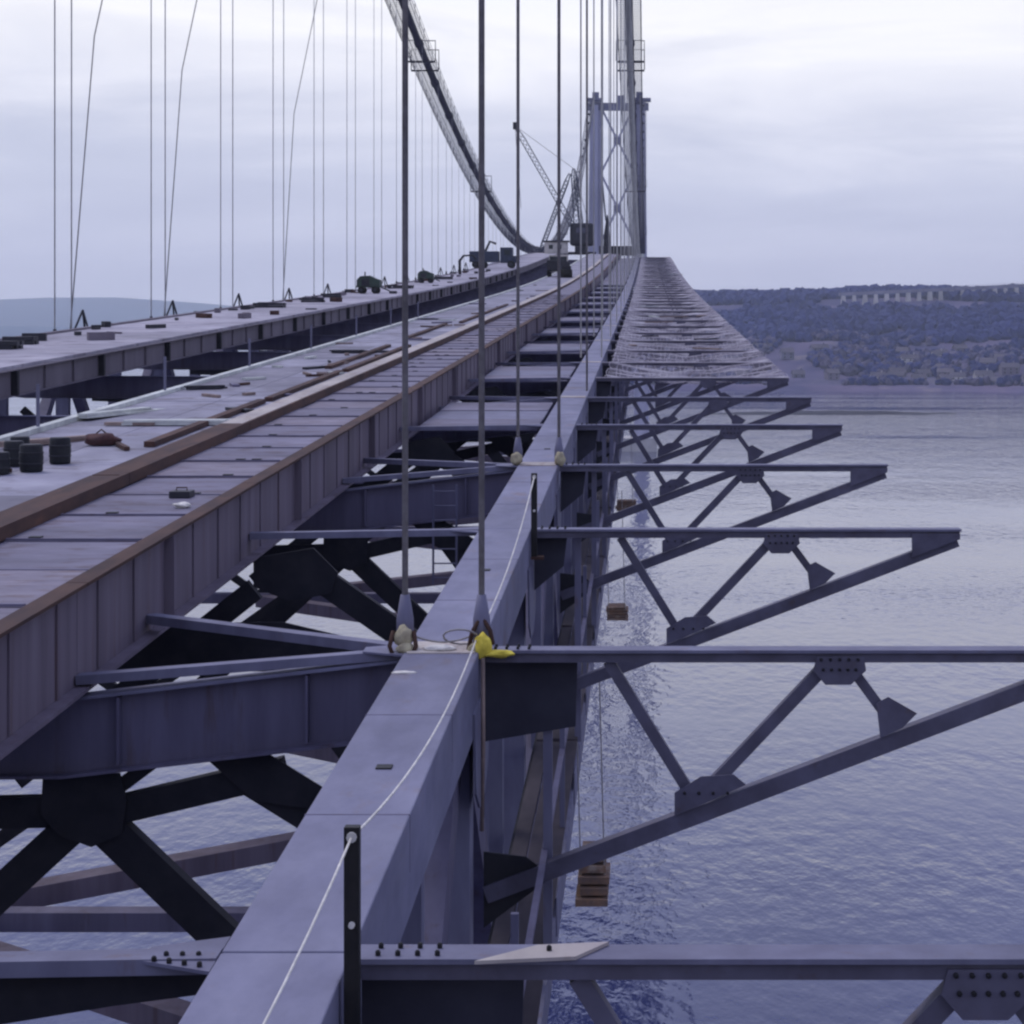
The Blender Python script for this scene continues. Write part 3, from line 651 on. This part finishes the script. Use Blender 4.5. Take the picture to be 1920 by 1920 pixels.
# sockets, clamps and rigging piled at the feet of the far suspenders
for k in range(5, 33, 2):
    d = dn(k); t = thing('anchor_clutter', P(XL, d, H0), 'dark clamps and tripod rigging at the feet of the far suspenders', 'rigging', 'rigging at the far suspenders')
    for s_ in (-1, 1): MB().tube([P(XL+s_*HG, d, H0), P(XL+s_*HG, d, H0-.5)], [.16, .07], 8).build('socket', 'machine_dark', t)
    x = random.uniform(.5, 1.2)
    MB().tube([P(XL+.1, d+x, H0), P(XL+.5, d+x+.6, H0-1.3)], .05, 5).build('tripod_leg', 'machine_dark', t)
    MB().tube([P(XL+1.0, d+x+.3, H0+.2), P(XL+.5, d+x+.6, H0-1.3)], .05, 5).build('tripod_leg', 'machine_dark', t)
    MB().tube([P(XL+.4, d+x+1.5, H0), P(XL+.5, d+x+.6, H0-1.3)], .05, 5).build('tripod_leg', 'machine_dark', t)
    q = P(XL+2.2, d+2, 3.5); MB().box(q.x-.5, q.x+.5, q.y-1.2, q.y+1.2, q.z-.35, q.z+.3).build('timber_pile', 'machine_dark', t)

# ------------------------------------------------------------------ hung walkway, staging and nets on the outer side
wk = thing('hung_walkway', P(-1.25, 12, 6.9), 'narrow hung walkway of posts and boards below the brackets along the truss', 'walkway')
for k in range(0, 40):
    d = dn(k)
    MB().beam(P(-1.0, d+.25, H0+.13), P(-1.0, d+.25, 6.98), .09, .09, up=(0, 1, 0)).build('post', 'steel_grey', wk)
    if k < 26: MB().beam(P(-1.03, d+PAN/2, H0+1.2), P(-1.03, d+PAN/2, 6.98), .06, .06, up=(0, 1, 0)).build('post', 'steel_grey', wk)
    for j in range(3):
        hh = 6.9 + random.uniform(-.02, .02); x0 = -1.58+.2*j
        bx(x0, x0+.18, hh, hh+.05, d+.05, d+PAN-.05).build('board', 'timber_dark', wk)
    bx(-1.06, -1.00, 5.95, 6.0, d, d+PAN).build('rail_bar', 'girder_grey', wk)
    bx(-1.62, -1.58, 6.97, 7.1, d, d+PAN).build('bearer', 'dark_and_shaded_steel', wk)
def netmesh(name, X0, X1, ln, cell, wire, sag, seed, wob=.02, mm='net'):
    rnd = random.Random(seed); m_ = MB()
    def z(x, y): return -sag*math.sin(math.pi*(x-X0)/(X1-X0))*(.55+.45*math.sin(math.pi*y/ln)) + .16*noise.noise(Vector((x*.9, y*.9, seed)))
    nx, ny = int((X1-X0)/cell), int(ln/cell)
    for i in range(nx+1):
        x = X0+(X1-X0)*i/nx; pts = [(x+rnd.uniform(-wob, wob), ln*j/12, z(x, ln*j/12)) for j in range(13)]; m_.tube(pts, wire, 3, False)
    for j in range(ny+1):
        y = ln*j/ny; pts = [(X0+(X1-X0)*i/8, y+rnd.uniform(-wob, wob), z(X0+(X1-X0)*i/8, y)) for i in range(9)]; m_.tube(pts, wire, 3, False)
    return m_.mesh(name, mm)
NETF = [netmesh('safety_net', -1.3, 4.36, PAN, .21, .010, .34, s_, .08, 'net') for s_ in (4, 5)]
NETS = [netmesh('safety_net', -1.3, 4.36, PAN, .17, .011, .38, s_, .05) for s_ in (1, 2, 3)]
for k in range(6, 46):
    d = dn(k); o = bpy.data.objects.new('safety_net', NETS[k % 3] if k >= 8 else NETF[k % 2]); col.objects.link(o)
    a, c = P(0, d, H0-.01), P(0, d+PAN, H0-.01); o.location = a; o.rotation_euler = (math.atan2(c.z-a.z, PAN), 0, 0)
    tag(o, 'sagging safety net spread across the outer brackets', 'net', 'safety nets on the brackets')
for i in range(50):
    k = random.uniform(8, 30); d = dn(k); x = random.uniform(-.9, 3.9); p = P(x, d, H0+.05+random.uniform(-.05, .2)); a = random.uniform(0, 3.14); ln = random.uniform(.5, 2.2)
    u = Vector((math.cos(a), math.sin(a), .03*math.sin(a)))*ln/2
    tag(MB().beam(p-u, p+u, random.uniform(.15, .35), .06).build('loose_board', random.choice(['net', 'timber', 'bright_plank', 'dark_and_shaded_steel', 'girder_grey'])), 'loose board lying on the safety nets along the truss', 'board', 'boards on the safety nets')
for i, (d, X, wd_, hh) in enumerate(((35.6, -.92, .50, .80), (63.2, -.92, .6, .35), (89.8, -.95, .8, .4))):
    t = thing('timber_staging', P(X, d, 10.9), 'orange brown timber staging boards hung outside the lower chord', 'staging', 'orange timber stagings')
    for j in range(5):
        q = P(X, d, 10.9-hh*j/5); MB().box(q.x-wd_/2+random.uniform(-.05, .05), q.x+wd_/2+random.uniform(-.05, .05), q.y-.08+.1*j, q.y+.9+.1*j, q.z, q.z+hh/5*.72).build('board', 'timber_orange', t)
    for sx in (-1, 1):
        q = P(X+sx*wd_*.4, d+.3, 10.9); MB().tube([q, q+Vector((-.1, 0, 3.8))], .012, 5).build('hanger_wire', 'rope', t)

# ------------------------------------------------------------------ posts and hand rope on the chord
def chord_post(d, label):
    t = thing('rope_post', P(XC+CW+.05, d, H0+.3), label, 'post')
    MB().box(XC+CW+.026, XC+CW+.11, d-.035, d+.035, P(0, d, 4.24).z, P(0, d, 3.08).z).build('post', 'black_steel', t, bevel=.006)
    MB().box(XC+CW+.024, XC+CW+.20, d-.10, d+.10, P(0, d, 4.28).z, P(0, d, 4.2401).z).build('base_plate', 'strap', t)
    MB().tube([P(XC+CW+.07, d-.055, 3.13), P(XC+CW+.07, d-.03, 3.13)], .028, 10).build('rope_eye', 'rope_pale', t)
    MB().tube([P(XC+CW+.07, d-.055, 3.60), P(XC+CW+.07, d-.03, 3.60)], .018, 8).build('rope_eye', 'rope_pale', t)
chord_post(11.45, 'dark steel rope post clamped to the chord beside the bolted bracket')
chord_post(29.75, 'dark steel rope post standing on the chord beyond the yellow wrapped suspender')
def sagrope(a, c, sag, nn=14):
    a, c = Vector(a), Vector(c); return [a.lerp(c, i/nn) - Vector((0, 0, sag*4*(i/nn)*(1-i/nn))) for i in range(nn+1)]
yA = P(XC+CW+.07, 11.38, 3.13)
tag(MB().tube(sagrope(P(XC+CW-.03, 20.9, 3.80), P(XC+CW+.07, 11.40, 3.13), .20), .0085, 6).build('hand_rope', 'rope_pale', None, True), 'white hand rope sagging from the yellow wrapped suspender to the dark post', 'rope')
tag(MB().tube(sagrope(yA, P(XC+.02, 4.2, 3.3), .3), .0075, 6).build('hand_rope', 'rope_pale', None, True), 'taut white hand rope running from the dark post over the near chord end', 'rope')
tag(MB().tube(sagrope(P(XC+CW-.03, 21.2, 3.80), P(XC+CW+.07, 29.7, 3.13), .2), .009, 6).build('hand_rope', 'rope_pale', None, True), 'white hand rope sagging from the yellow canvas to the farther dark post', 'rope')

# wrapped sockets at the nearest suspender
def lump(c, r, sq, m, name, parent=None, seed=0, sub=3):
    bm = bmesh.new(); bmesh.ops.create_icosphere(bm, subdivisions=sub, radius=1)
    for v in bm.verts:
        k = 1 + .28*noise.noise(v.co*1.6+Vector((seed, 0, 0))) + .12*noise.noise(v.co*4+Vector((0, seed, 0)))
        v.co = Vector((v.co.x*r*k*sq[0], v.co.y*r*k*sq[1], v.co.z*r*k*sq[2])) + Vector(c)
    me = bpy.data.meshes.new(name); bm.to_mesh(me); bm.free(); me.materials.append(M[m]); me.polygons.foreach_set('use_smooth', [True]*len(me.polygons))
    o = bpy.data.objects.new(name, me); col.objects.link(o)
    if parent: o.parent = parent; o.matrix_parent_inverse = Matrix.Translation(-Vector(parent.location))
    return o
d = dn(1)
t = thing('canvas_wrap', P(XC+.40, d-.12, H0+.03), 'bright yellow canvas bundled round the outer suspender socket', 'canvas')
lump(P(XC+.40, d-.16, 3.86), .10, (.9, .9, 1.25), 'yellow_canvas', 'bundle', t, 1)
lump(P(XC+.56, d-.18, 3.93), .075, (1.9, .9, .55), 'yellow_canvas', 'fold', t, 2)
lump(P(XC+.30, d-.2, 3.90), .05, (1, .8, 1.4), 'buff_canvas', 'fold', t, 3)
MB().tube([P(XC+.37, d-.05, 3.60), P(XC+.29, d-.10, 3.74), P(XC+.26, d-.14, 3.90)], .022, 6).build('strap', 'strap', t, True)
MB().tube([P(XC+.39, d-.05, 3.60), P(XC+.47, d-.1, 3.72), P(XC+.50, d-.16, 3.84)], .022, 6).build('strap', 'strap', t, True)
t = thing('canvas_wrap', P(XC-.40, d-.12, H0+.03), 'dull buff canvas bundled round the inner suspender socket', 'canvas')
lump(P(XC-.38, d-.12, 3.78), .085, (1.0, .9, 1.3), 'buff_canvas', 'bundle', t, 4)
lump(P(XC-.36, d-.16, 3.88), .075, (1.1, 1, .8), 'buff_canvas', 'fold', t, 5)
for s_ in (-1, 1): MB().tube([P(XC-.38+s_*.10, d-.12, 3.72), P(XC-.38+s_*.13, d-.18, 3.86), P(XC-.38+s_*.09, d-.2, 3.95)], .024, 6).build('strap', 'strap', t, True)
loop = [P(XC+.18+.17*math.cos(a_*.42), d-.1+.26*math.sin(a_*.42)*.6, 3.78+.10*math.sin(a_*.42)) for a_ in range(16)]
tag(MB().tube(loop, .010, 6, False).build('rope_coil', 'rope', None, True), 'loose loop of rope lying on the chord between the wrapped sockets', 'rope')
tag(MB().tube(sagrope(P(XC-.36, d-.05, 3.74), P(XC+.36, d-.05, 3.74), .10), .010, 6).build('tie_rope', 'rope', None, True), 'short tie rope strung across the chord between the wrapped sockets', 'rope')
tag(lump(P(XC-.02, d-.15, 3.88), .06, (2.6, 1.5, .5), 'rope_pale', 'rag', None, 8), 'pale rag lying on the chord between the wrapped sockets', 'rag')
tag(MB().tube([P(XC+CW+.04, d-.2, H0+.06), P(XC+CW+.045, d-.2, H0+.9), P(XC+CW+.03, d-.2, H0+1.75)], .022, 6).build('hanging_rope', 'timber', None, True), 'brown rope end dangling from the yellow canvas down the chord side', 'rope')
d3 = dn(3)
for s_ in (-1, 1):
    tag(lump(P(XC+s_*.40, d3-.12, 3.80), .10, (1, .9, 1.3), 'buff_canvas', 'canvas_wrap', None, 11+s_), 'small buff wrap round a suspender socket above the ladder girder', 'canvas', 'buff wraps at the second suspender')
tag(lump(P(XC-CW+.12, dn(0)+7.9, H0-.004), .06, (2.0, .8, .25), 'rope_pale', 'rag', None, 9), 'small white rag on the inner edge of the near chord', 'rag')

# access ladder hung on the second cross girder
t = thing('access_ladder', P(-3.6, d3-1, 6.2), 'light grey access ladder hung before the second cross girder', 'ladder')
for x in (-3.88, -3.46): MB().tube([P(x, d3-.8, 4.2), P(x, d3-.8, 6.0)], .022, 6).build('rail', 'steel_grey', t)
for j in range(7): MB().tube([P(-3.88, d3-.8, 4.32+.26*j), P(-3.46, d3-.8, 4.32+.26*j)], .014, 5).build('rung', 'steel_grey', t)

# ------------------------------------------------------------------ things on the decks
def deckp(X, d, h=3.285): return P(X, d, h)
def barrel(X, d, r, ht, label, lean=0):
    p = deckp(X, d); t = thing('barrel', p, label, 'barrel', 'dark kegs on the roadway')
    MB().tube([p+Vector((0, 0, z)) for z in (0, ht*.05, ht*.3, ht*.5, ht*.7, ht*.95, ht)], [r*.94, r, r*1.0, r*1.06, r, r, r*.94], 14).build('body', 'barrel', t, True)
    for z in (.3, .7): MB().tube([p+Vector((0, 0, ht*z-.012)), p+Vector((0, 0, ht*z+.012))], r*1.07, 14).build('hoop', 'machine_dark', t, True)
    MB().tube([p+Vector((0, 0, ht-.03)), p+Vector((0, 0, ht+.006))], r*.88, 14).build('lid', 'machine_dark', t)
for X, d, r, ht in ((-9.15, 33.2, .16, .40), (-9.25, 32.0, .17, .40), (-9.75, 32.8, .15, .38), (-9.6, 31.6, .14, .32), (-9.95, 33.8, .15, .36)):
    barrel(X, d, r, ht, 'small dark keg standing in a cluster on the near roadway')
t = thing('tool_bag', deckp(-9.3, 36.3), 'reddish brown canvas bag slumped on the near roadway', 'bag')
lump(deckp(-9.3, 36.3)+Vector((0, 0, .10)), .22, (1.4, .8, .5), 'red_bag', 'bag_body', t, 20)
MB().tube([deckp(-9.45, 36.3)+Vector((0, 0, .15)), deckp(-9.3, 36.3)+Vector((0, 0, .27)), deckp(-9.15, 36.3)+Vector((0, 0, .15))], .014, 6).build('handle', 'strap', t, True)
def planks(X, d, nn, ln, ang, m, label, group, z0=0):
    p = deckp(X, d); t = thing('plank_stack', p, label, 'planks', group)
    for j in range(nn):
        a = ang+random.uniform(-.06, .06); c = p+Vector((random.uniform(-.1, .1)+.0, .24*(j % 3), .03+.05*(j//3)))
        u = Vector((math.cos(a), math.sin(a), .0))*ln/2; MB().beam(c-u, c+u, .2, .045).build('plank', m, t)
planks(-9.0, 40.5, 5, 1.9, .1, 'bright_plank', 'pale bleached planks stacked beyond the reddish bag on the roadway', None)
planks(-10.3, 36.5, 4, 2.2, 1.1, 'timber', 'grey timber planks lying between the kegs and the roadway edge', None)
planks(-10.7, 43, 4, 3.0, 1.35, 'bright_plank', 'long pale planks beside the inner timber edge of the roadway', None)
planks(-9.8, 69.5, 6, .95, .0, 'machine_dark', 'low dark timber stack standing alone on the near roadway', None)
planks(-10.6, 51, 5, .8, .4, 'machine_dark', 'dark offcuts heaped beside the inner roadway edge', None)
t = thing('tool_box', deckp(-6.25, 28.6), 'small black steel block lying on the panels near the edge girder', 'block')
p = deckp(-6.25, 28.6); MB().box(p.x-.14, p.x+.14, p.y-.16, p.y+.16, p.z, p.z+.09).build('case', 'machine_dark', t, bevel=.01); MB().tube([p+Vector((-.07, 0, .09)), p+Vector((-.07, 0, .13)), p+Vector((.07, 0, .13)), p+Vector((.07, 0, .09))], .01, 5).build('handle', 'strap', t)
tag(lump(deckp(-5.98, 27.4)+Vector((0, 0, .035)), .07, (1.6, 1.2, .55), 'rope_pale', 'rag', None, 31), 'pale crumpled rag on the panels beside the edge girder flange', 'rag')

def wheel(p, r, wdt, parent, axis='X'):
    a = Vector((wdt/2, 0, 0)) if axis == 'X' else Vector((0, wdt/2, 0))
    o = MB().tube([p-a, p-a*.8, p+a*.8, p+a], [r*.86, r, r, r*.86], 16).build('wheel', 'tyre', parent, True)
    MB().tube([p-a*1.04, p+a*1.04], r*.5, 10).build('rim', 'machine_dark', o)
def compressor(X, d, sc, m, label):
    p = P(X, d, 3.06); t = thing('air_compressor', p, label, 'compressor')
    prof = [(-.85, .45), (-.85, 1.0), (-.6, 1.28), (.1, 1.32), (.55, 1.1), (.85, 1.0), (.85, .45)]
    MB().plate([p+Vector((x*sc, 0, z*sc)) for x, z in prof], (0, 1, 0), 1.1*sc).build('hood', m, t, bevel=.04)
    for sx in (-.5, .5):
        for sy in (-.6, .6): wheel(p+Vector((sx*sc, sy*sc, .26*sc)), .26*sc, .18, t, 'Y')
    MB().tube([p+Vector((.85*sc, 0, .5*sc)), p+Vector((1.5*sc, 0, .2*sc))], .05, 6).build('tow_bar', m, t)
    MB().tube([p+Vector((-.3*sc, 0, 1.3*sc)), p+Vector((-.3*sc, 0, 1.6*sc))], .05, 6).build('exhaust', 'machine_dark', t)
    MB().box(p.x-.5*sc, p.x+.1*sc, p.y-.565*sc, p.y-.551*sc, p.z+.55*sc, p.z+1.05*sc).build('side_door', 'machine_dark', t)
compressor(-20.0, 153, .98, 'machine_green', 'dark green wheeled air compressor on the far carriageway')
compressor(-20.4, 196, .85, 'machine_green', 'smaller green air compressor further along the far carriageway')
def truck(X, d, h, m, label, sc=1.0, roof='machine_blue', ry=0):
    p = P(X, d, h); t = thing('site_truck', p, label, 'truck')
    def b(x0, x1, y0, y1, z0, z1, nm, mm, bv=.05): return MB().box(p.x+x0*sc, p.x+x1*sc, p.y+y0*sc, p.y+y1*sc, p.z+z0*sc, p.z+z1*sc).build(nm, mm, t, bevel=bv)
    if ry:      # seen from behind
        b(-1.1, 1.1, 0, 4.2, .75, 1.9, 'load_bed', m); b(-1.05, 1.05, 4.3, 5.9, .7, 2.6, 'cab', roof); b(-.95, .95, 4.25, 4.29, 1.7, 2.4, 'rear_window', 'glass_dark', 0)
        b(-1.1, 1.1, -.06, -.005, .8, 1.85, 'tailgate', 'machine_dark', 0)
        for sx in (-.95, .95):
            for yy in (.9, 4.9): wheel(p+Vector((sx*sc, yy*sc, .48*sc)), .48*sc, .32, t)
            MB().tube([p+Vector((sx*.9, -.07, .95)), p+Vector((sx*.9, -.1, .95))], .07, 8).build('tail_lamp', 'red_bag', t)
    else:
        b(-3.0, .8, -1.1, 1.1, .8, 2.2, 'load_bed', m); b(1.0, 2.6, -1.05, 1.05, .7, 2.7, 'cab', roof); b(2.62, 3.2, -.9, .9, .7, 1.6, 'bonnet', roof)
        b(1.5, 2.3, -1.075, -1.052, 1.7, 2.4, 'side_window', 'glass_dark', 0)
        for xx in (-2.2, -1.2, 2.4):
            for yy in (-.95, .95): wheel(p+Vector((xx*sc, yy*sc, .48*sc)), .48*sc, .32, t, 'Y')
        MB().tube([p+Vector((-1, 0, 2.2)), p+Vector((-.4, 0, 3.5)), p+Vector((.4, 0, 3.2))], .16, 8).build('loader_arm', 'machine_dark', t)
truck(-20.2, 278, 3.06, 'machine_blue', 'dark blue truck with a loader arm on the far carriageway')
truck(-10.1, 236, 3.285, 'machine_dark', 'dark truck with a pale cab seen from behind on the near roadway', 1.0, 'pale_cab', 1)
t = thing('hoop_frame', P(-20.2, 240, 3.06), 'bent dark hoop frame standing before the blue truck', 'frame')
for yy in (0, 1.2):
    q = P(-20.2, 240+yy, 3.06); MB().tube([q+Vector((-1, 0, 0)), q+Vector((-1.05, 0, 1.5)), q+Vector((-.6, 0, 2.1)), q+Vector((.5, 0, 2.15)), q+Vector((.9, 0, 1.6))], .12, 6).build('hoop', 'machine_dark', t, True)
q = P(-20.2, 240, 3.06); MB().tube([q+Vector((-1.02, 0, .9)), q+Vector((-1.02, 1.2, .9))], .1, 6).build('tie_bar', 'machine_dark', t)
t = thing('motor_roller', P(-8.7, 233, 3.285), 'small dark roller parked beside the truck on the near roadway', 'roller')
p = P(-8.9, 233, 3.285); MB().box(p.x-.5, p.x+.5, p.y-.8, p.y+.8, p.z+.55, p.z+1.3).build('engine_hood', 'machine_dark', t, bevel=.06)
for yy in (-.7, .8): MB().tube([p+Vector((-.6, yy, .45)), p+Vector((.6, yy, .45))], .45, 14).build('drum', 'tyre', t, True)
MB().box(p.x-.4, p.x+.4, p.y-1.0, p.y-.85, p.z+1.2, p.z+1.7).build('seat_back', 'machine_dark', t)
for i, (d, X, ln) in enumerate(((67, -20.6, 1.4), (70.5, -20.9, 1.0), (116, -20.7, 1.6), (128, -20.2, 1.3), (141, -21, 1.2), (172, -19.8, 1.6), (214, -20.6, 1.8))):
    p = P(X, d, 3.06); t = thing('timber_pile', p, 'low dark pile of timbers on the pale far carriageway', 'timbers', 'timber piles on the far carriageway')
    for j in range(3):
        for q in range(2): MB().box(p.x-ln/2+random.uniform(-.1, .1), p.x+ln/2+random.uniform(-.1, .1), p.y+.3*j, p.y+.3*j+.26, p.z+.14*q, p.z+.14*q+.13).build('baulk', 'machine_dark', t)

for i in range(46):
    d = random.choice([random.uniform(30, 70), random.uniform(50, 200)]); X = random.uniform(-11.0, -8.1); p = deckp(X, d); a = random.uniform(0, 3.14); ln = random.uniform(.25, 1.3)
    u = Vector((math.cos(a), math.sin(a), .0295*math.sin(a)))*ln/2; q = p + Vector((0, 0, .035))
    tag(MB().beam(q-u, q+u, random.uniform(.06, .22), .06).build('loose_offcut', random.choice(['timber', 'machine_dark', 'bright_plank', 'rust_brown', 'girder_grey'])), 'loose offcut of board or steel littering the near roadway', 'offcut', 'offcuts on the near roadway')
for i in range(60):
    d = random.uniform(58, 260); X = random.choice([random.uniform(-22, -17.6), random.uniform(-22.1, -20.8)]); p = P(X, d, 3.06); a = random.uniform(0, 3.14); ln = random.uniform(.2, 1.0)
    u = Vector((math.cos(a), math.sin(a), .0295*math.sin(a)))*ln/2; hh_ = random.uniform(.05, .28); q = p + Vector((0, 0, hh_/2+.01))
    tag(MB().beam(q-u, q+u, random.uniform(.1, .35), hh_).build('loose_offcut', random.choice(['machine_dark', 'machine_dark', 'rust_brown', 'far_web'])), 'loose timber or steel offcut littering the far carriageway', 'offcut', 'offcuts on the far carriageway')

# scotch derrick on the deck at midspan
DD = 436.0
base = P(-14.0, DD, 3.2)
dk = thing('derrick_crane', base, 'lattice derrick crane with long jib standing on deck near midspan', 'crane')
def lattice(a, c, wdt, nm, mm='machine_blue', seg=None, r=.10):
    a, c = Vector(a), Vector(c); ln = (c-a).length; u = (c-a).normalized(); s1 = u.cross(Vector((0, 1, 0))).normalized(); s2 = u.cross(s1)
    m_ = MB(); cs_ = [(s1*i+s2*j)*wdt/2 for i, j in ((-1, -1), (1, -1), (1, 1), (-1, 1))]
    for q in cs_: m_.tube([a+q*.5, a.lerp(c, .1)+q, a.lerp(c, .88)+q, c+q*.35], r, 5)
    k = seg or int(ln/(wdt*1.1))
    for i in range(k):
        for j in range(4):
            m_.tube([a.lerp(c, .06+.86*i/k)+cs_[j]*.95, a.lerp(c, .06+.86*(i+1)/k)+cs_[(j+1) % 4]*.95], r*.55, 4, False)
    return m_.build(nm, mm, dk)
B = base
lattice(B+Vector((-.4, 0, 3)), B+Vector((-1.2, 0, 17.4)), 1.1, 'mast')
lattice(B+Vector((-8.0, 0, .4)), B+Vector((-2.0, 0, 16.4)), .8, 'stay_leg')
lattice(B+Vector((.8, 8, .4)), B+Vector((-1.0, .6, 17.0)), .8, 'stay_leg')
lattice(B+Vector((-.2, -1.2, 3.6)), B+Vector((-12.8, -6, 25.6)), 1.0, 'jib', r=.085)
MB().box(B.x-13.2, B.x-12.4, -6.5+B.y, B.y-5.5, B.z+24.9, B.z+26.3).build('jib_head', 'machine_dark', dk)
MB().box(B.x-1.9, B.x+2.9, B.y-2.2, B.y+2.2, B.z+1.6, B.z+6.2).build('engine_house', 'machine_dark', dk, bevel=.5)
MB().box(B.x-.6, B.x+1.9, B.y-2.24, B.y-2.21, B.z+4.2, B.z+5.2).build('house_window', 'catwalk', dk)
MB().box(B.x-.9, B.x+1.7, B.y-1.8, B.y+1.8, B.z+.2, B.z+1.55).build('turntable', 'machine_dark', dk)
MB().box(B.x-8.6, B.x+3.4, B.y-.8, B.y+.8, B.z-.2, B.z+.35).build('sleeper_beam', 'machine_dark', dk)
for a, c in (((-1.2, 0, 17.4), (-12.8, -6, 25.6)), ((-1.2, 0, 17.4), (-8, 0, 1.0)), ((-1.2, .2, 17.4), (1.9, 0, 6.2)), ((-12.8, -6, 25.6), (-11.6, -6, 9.0))):
    MB().tube([B+Vector(a), B+Vector(c)], .05, 4).build('crane_rope', 'rope', dk)
# smaller mast and lumps of plant beyond the crane
t = thing('plant_mast', P(-9.2, 446, 3.2), 'short dark pointed mast with plant huts at the crest of the deck', 'mast')
p = P(-8.6, 446, 3.2); MB().tube([p, p+Vector((0, 0, 4)), p+Vector((.1, 0, 8.2))], [.9, .75, .15], 6).build('mast_body', 'machine_dark', t)
MB().box(p.x-1.6, p.x+6.2, p.y-1, p.y+1, p.z-.3, p.z+1.7).build('hut', 'machine_dark', t, bevel=.1)
t = thing('plant_hut', P(-20, 420, 3.06), 'long low pale works hut on deck before the derrick crane', 'hut')
p = P(-16.6, 405, 3.1); MB().box(p.x-3.0, p.x+1.4, p.y-1, p.y+1, p.z, p.z+2.2).build('hut_wall', 'pale_cab', t, bevel=.04)
MB().box(p.x-3.3, p.x+1.7, p.y-1.2, p.y+1.2, p.z+2.2, p.z+2.5).build('hut_roof', 'machine_dark', t)
for sx in (-2.2, -.6): MB().box(p.x+sx, p.x+sx+.8, p.y-1.03, p.y-1.005, p.z+.9, p.z+1.7).build('window', 'glass_dark', t)

# ------------------------------------------------------------------ the air
hb = MB().box(-14800, 3600, -300, 9700, -8, EYE+225).mesh('haze', 'water')
hm = bpy.data.materials.new('haze'); hm.use_nodes = True; hn = hm.node_tree.nodes; hn.clear()
ho = hn.new('ShaderNodeOutputMaterial'); hv = hn.new('ShaderNodeVolumePrincipled'); hv.inputs['Color'].default_value = (.86, .92, 1.0, 1); hv.inputs['Absorption Color'].default_value = (1, 1, 1, 1); hv.inputs['Density'].default_value = 9e-5; hv.inputs['Anisotropy'].default_value = 0.7
hm.node_tree.links.new(hv.outputs[0], ho.inputs['Volume'])
hb.materials.clear(); hb.materials.append(hm)
hz = bpy.data.objects.new('haze', hb); col.objects.link(hz); hz['kind'] = 'stuff'
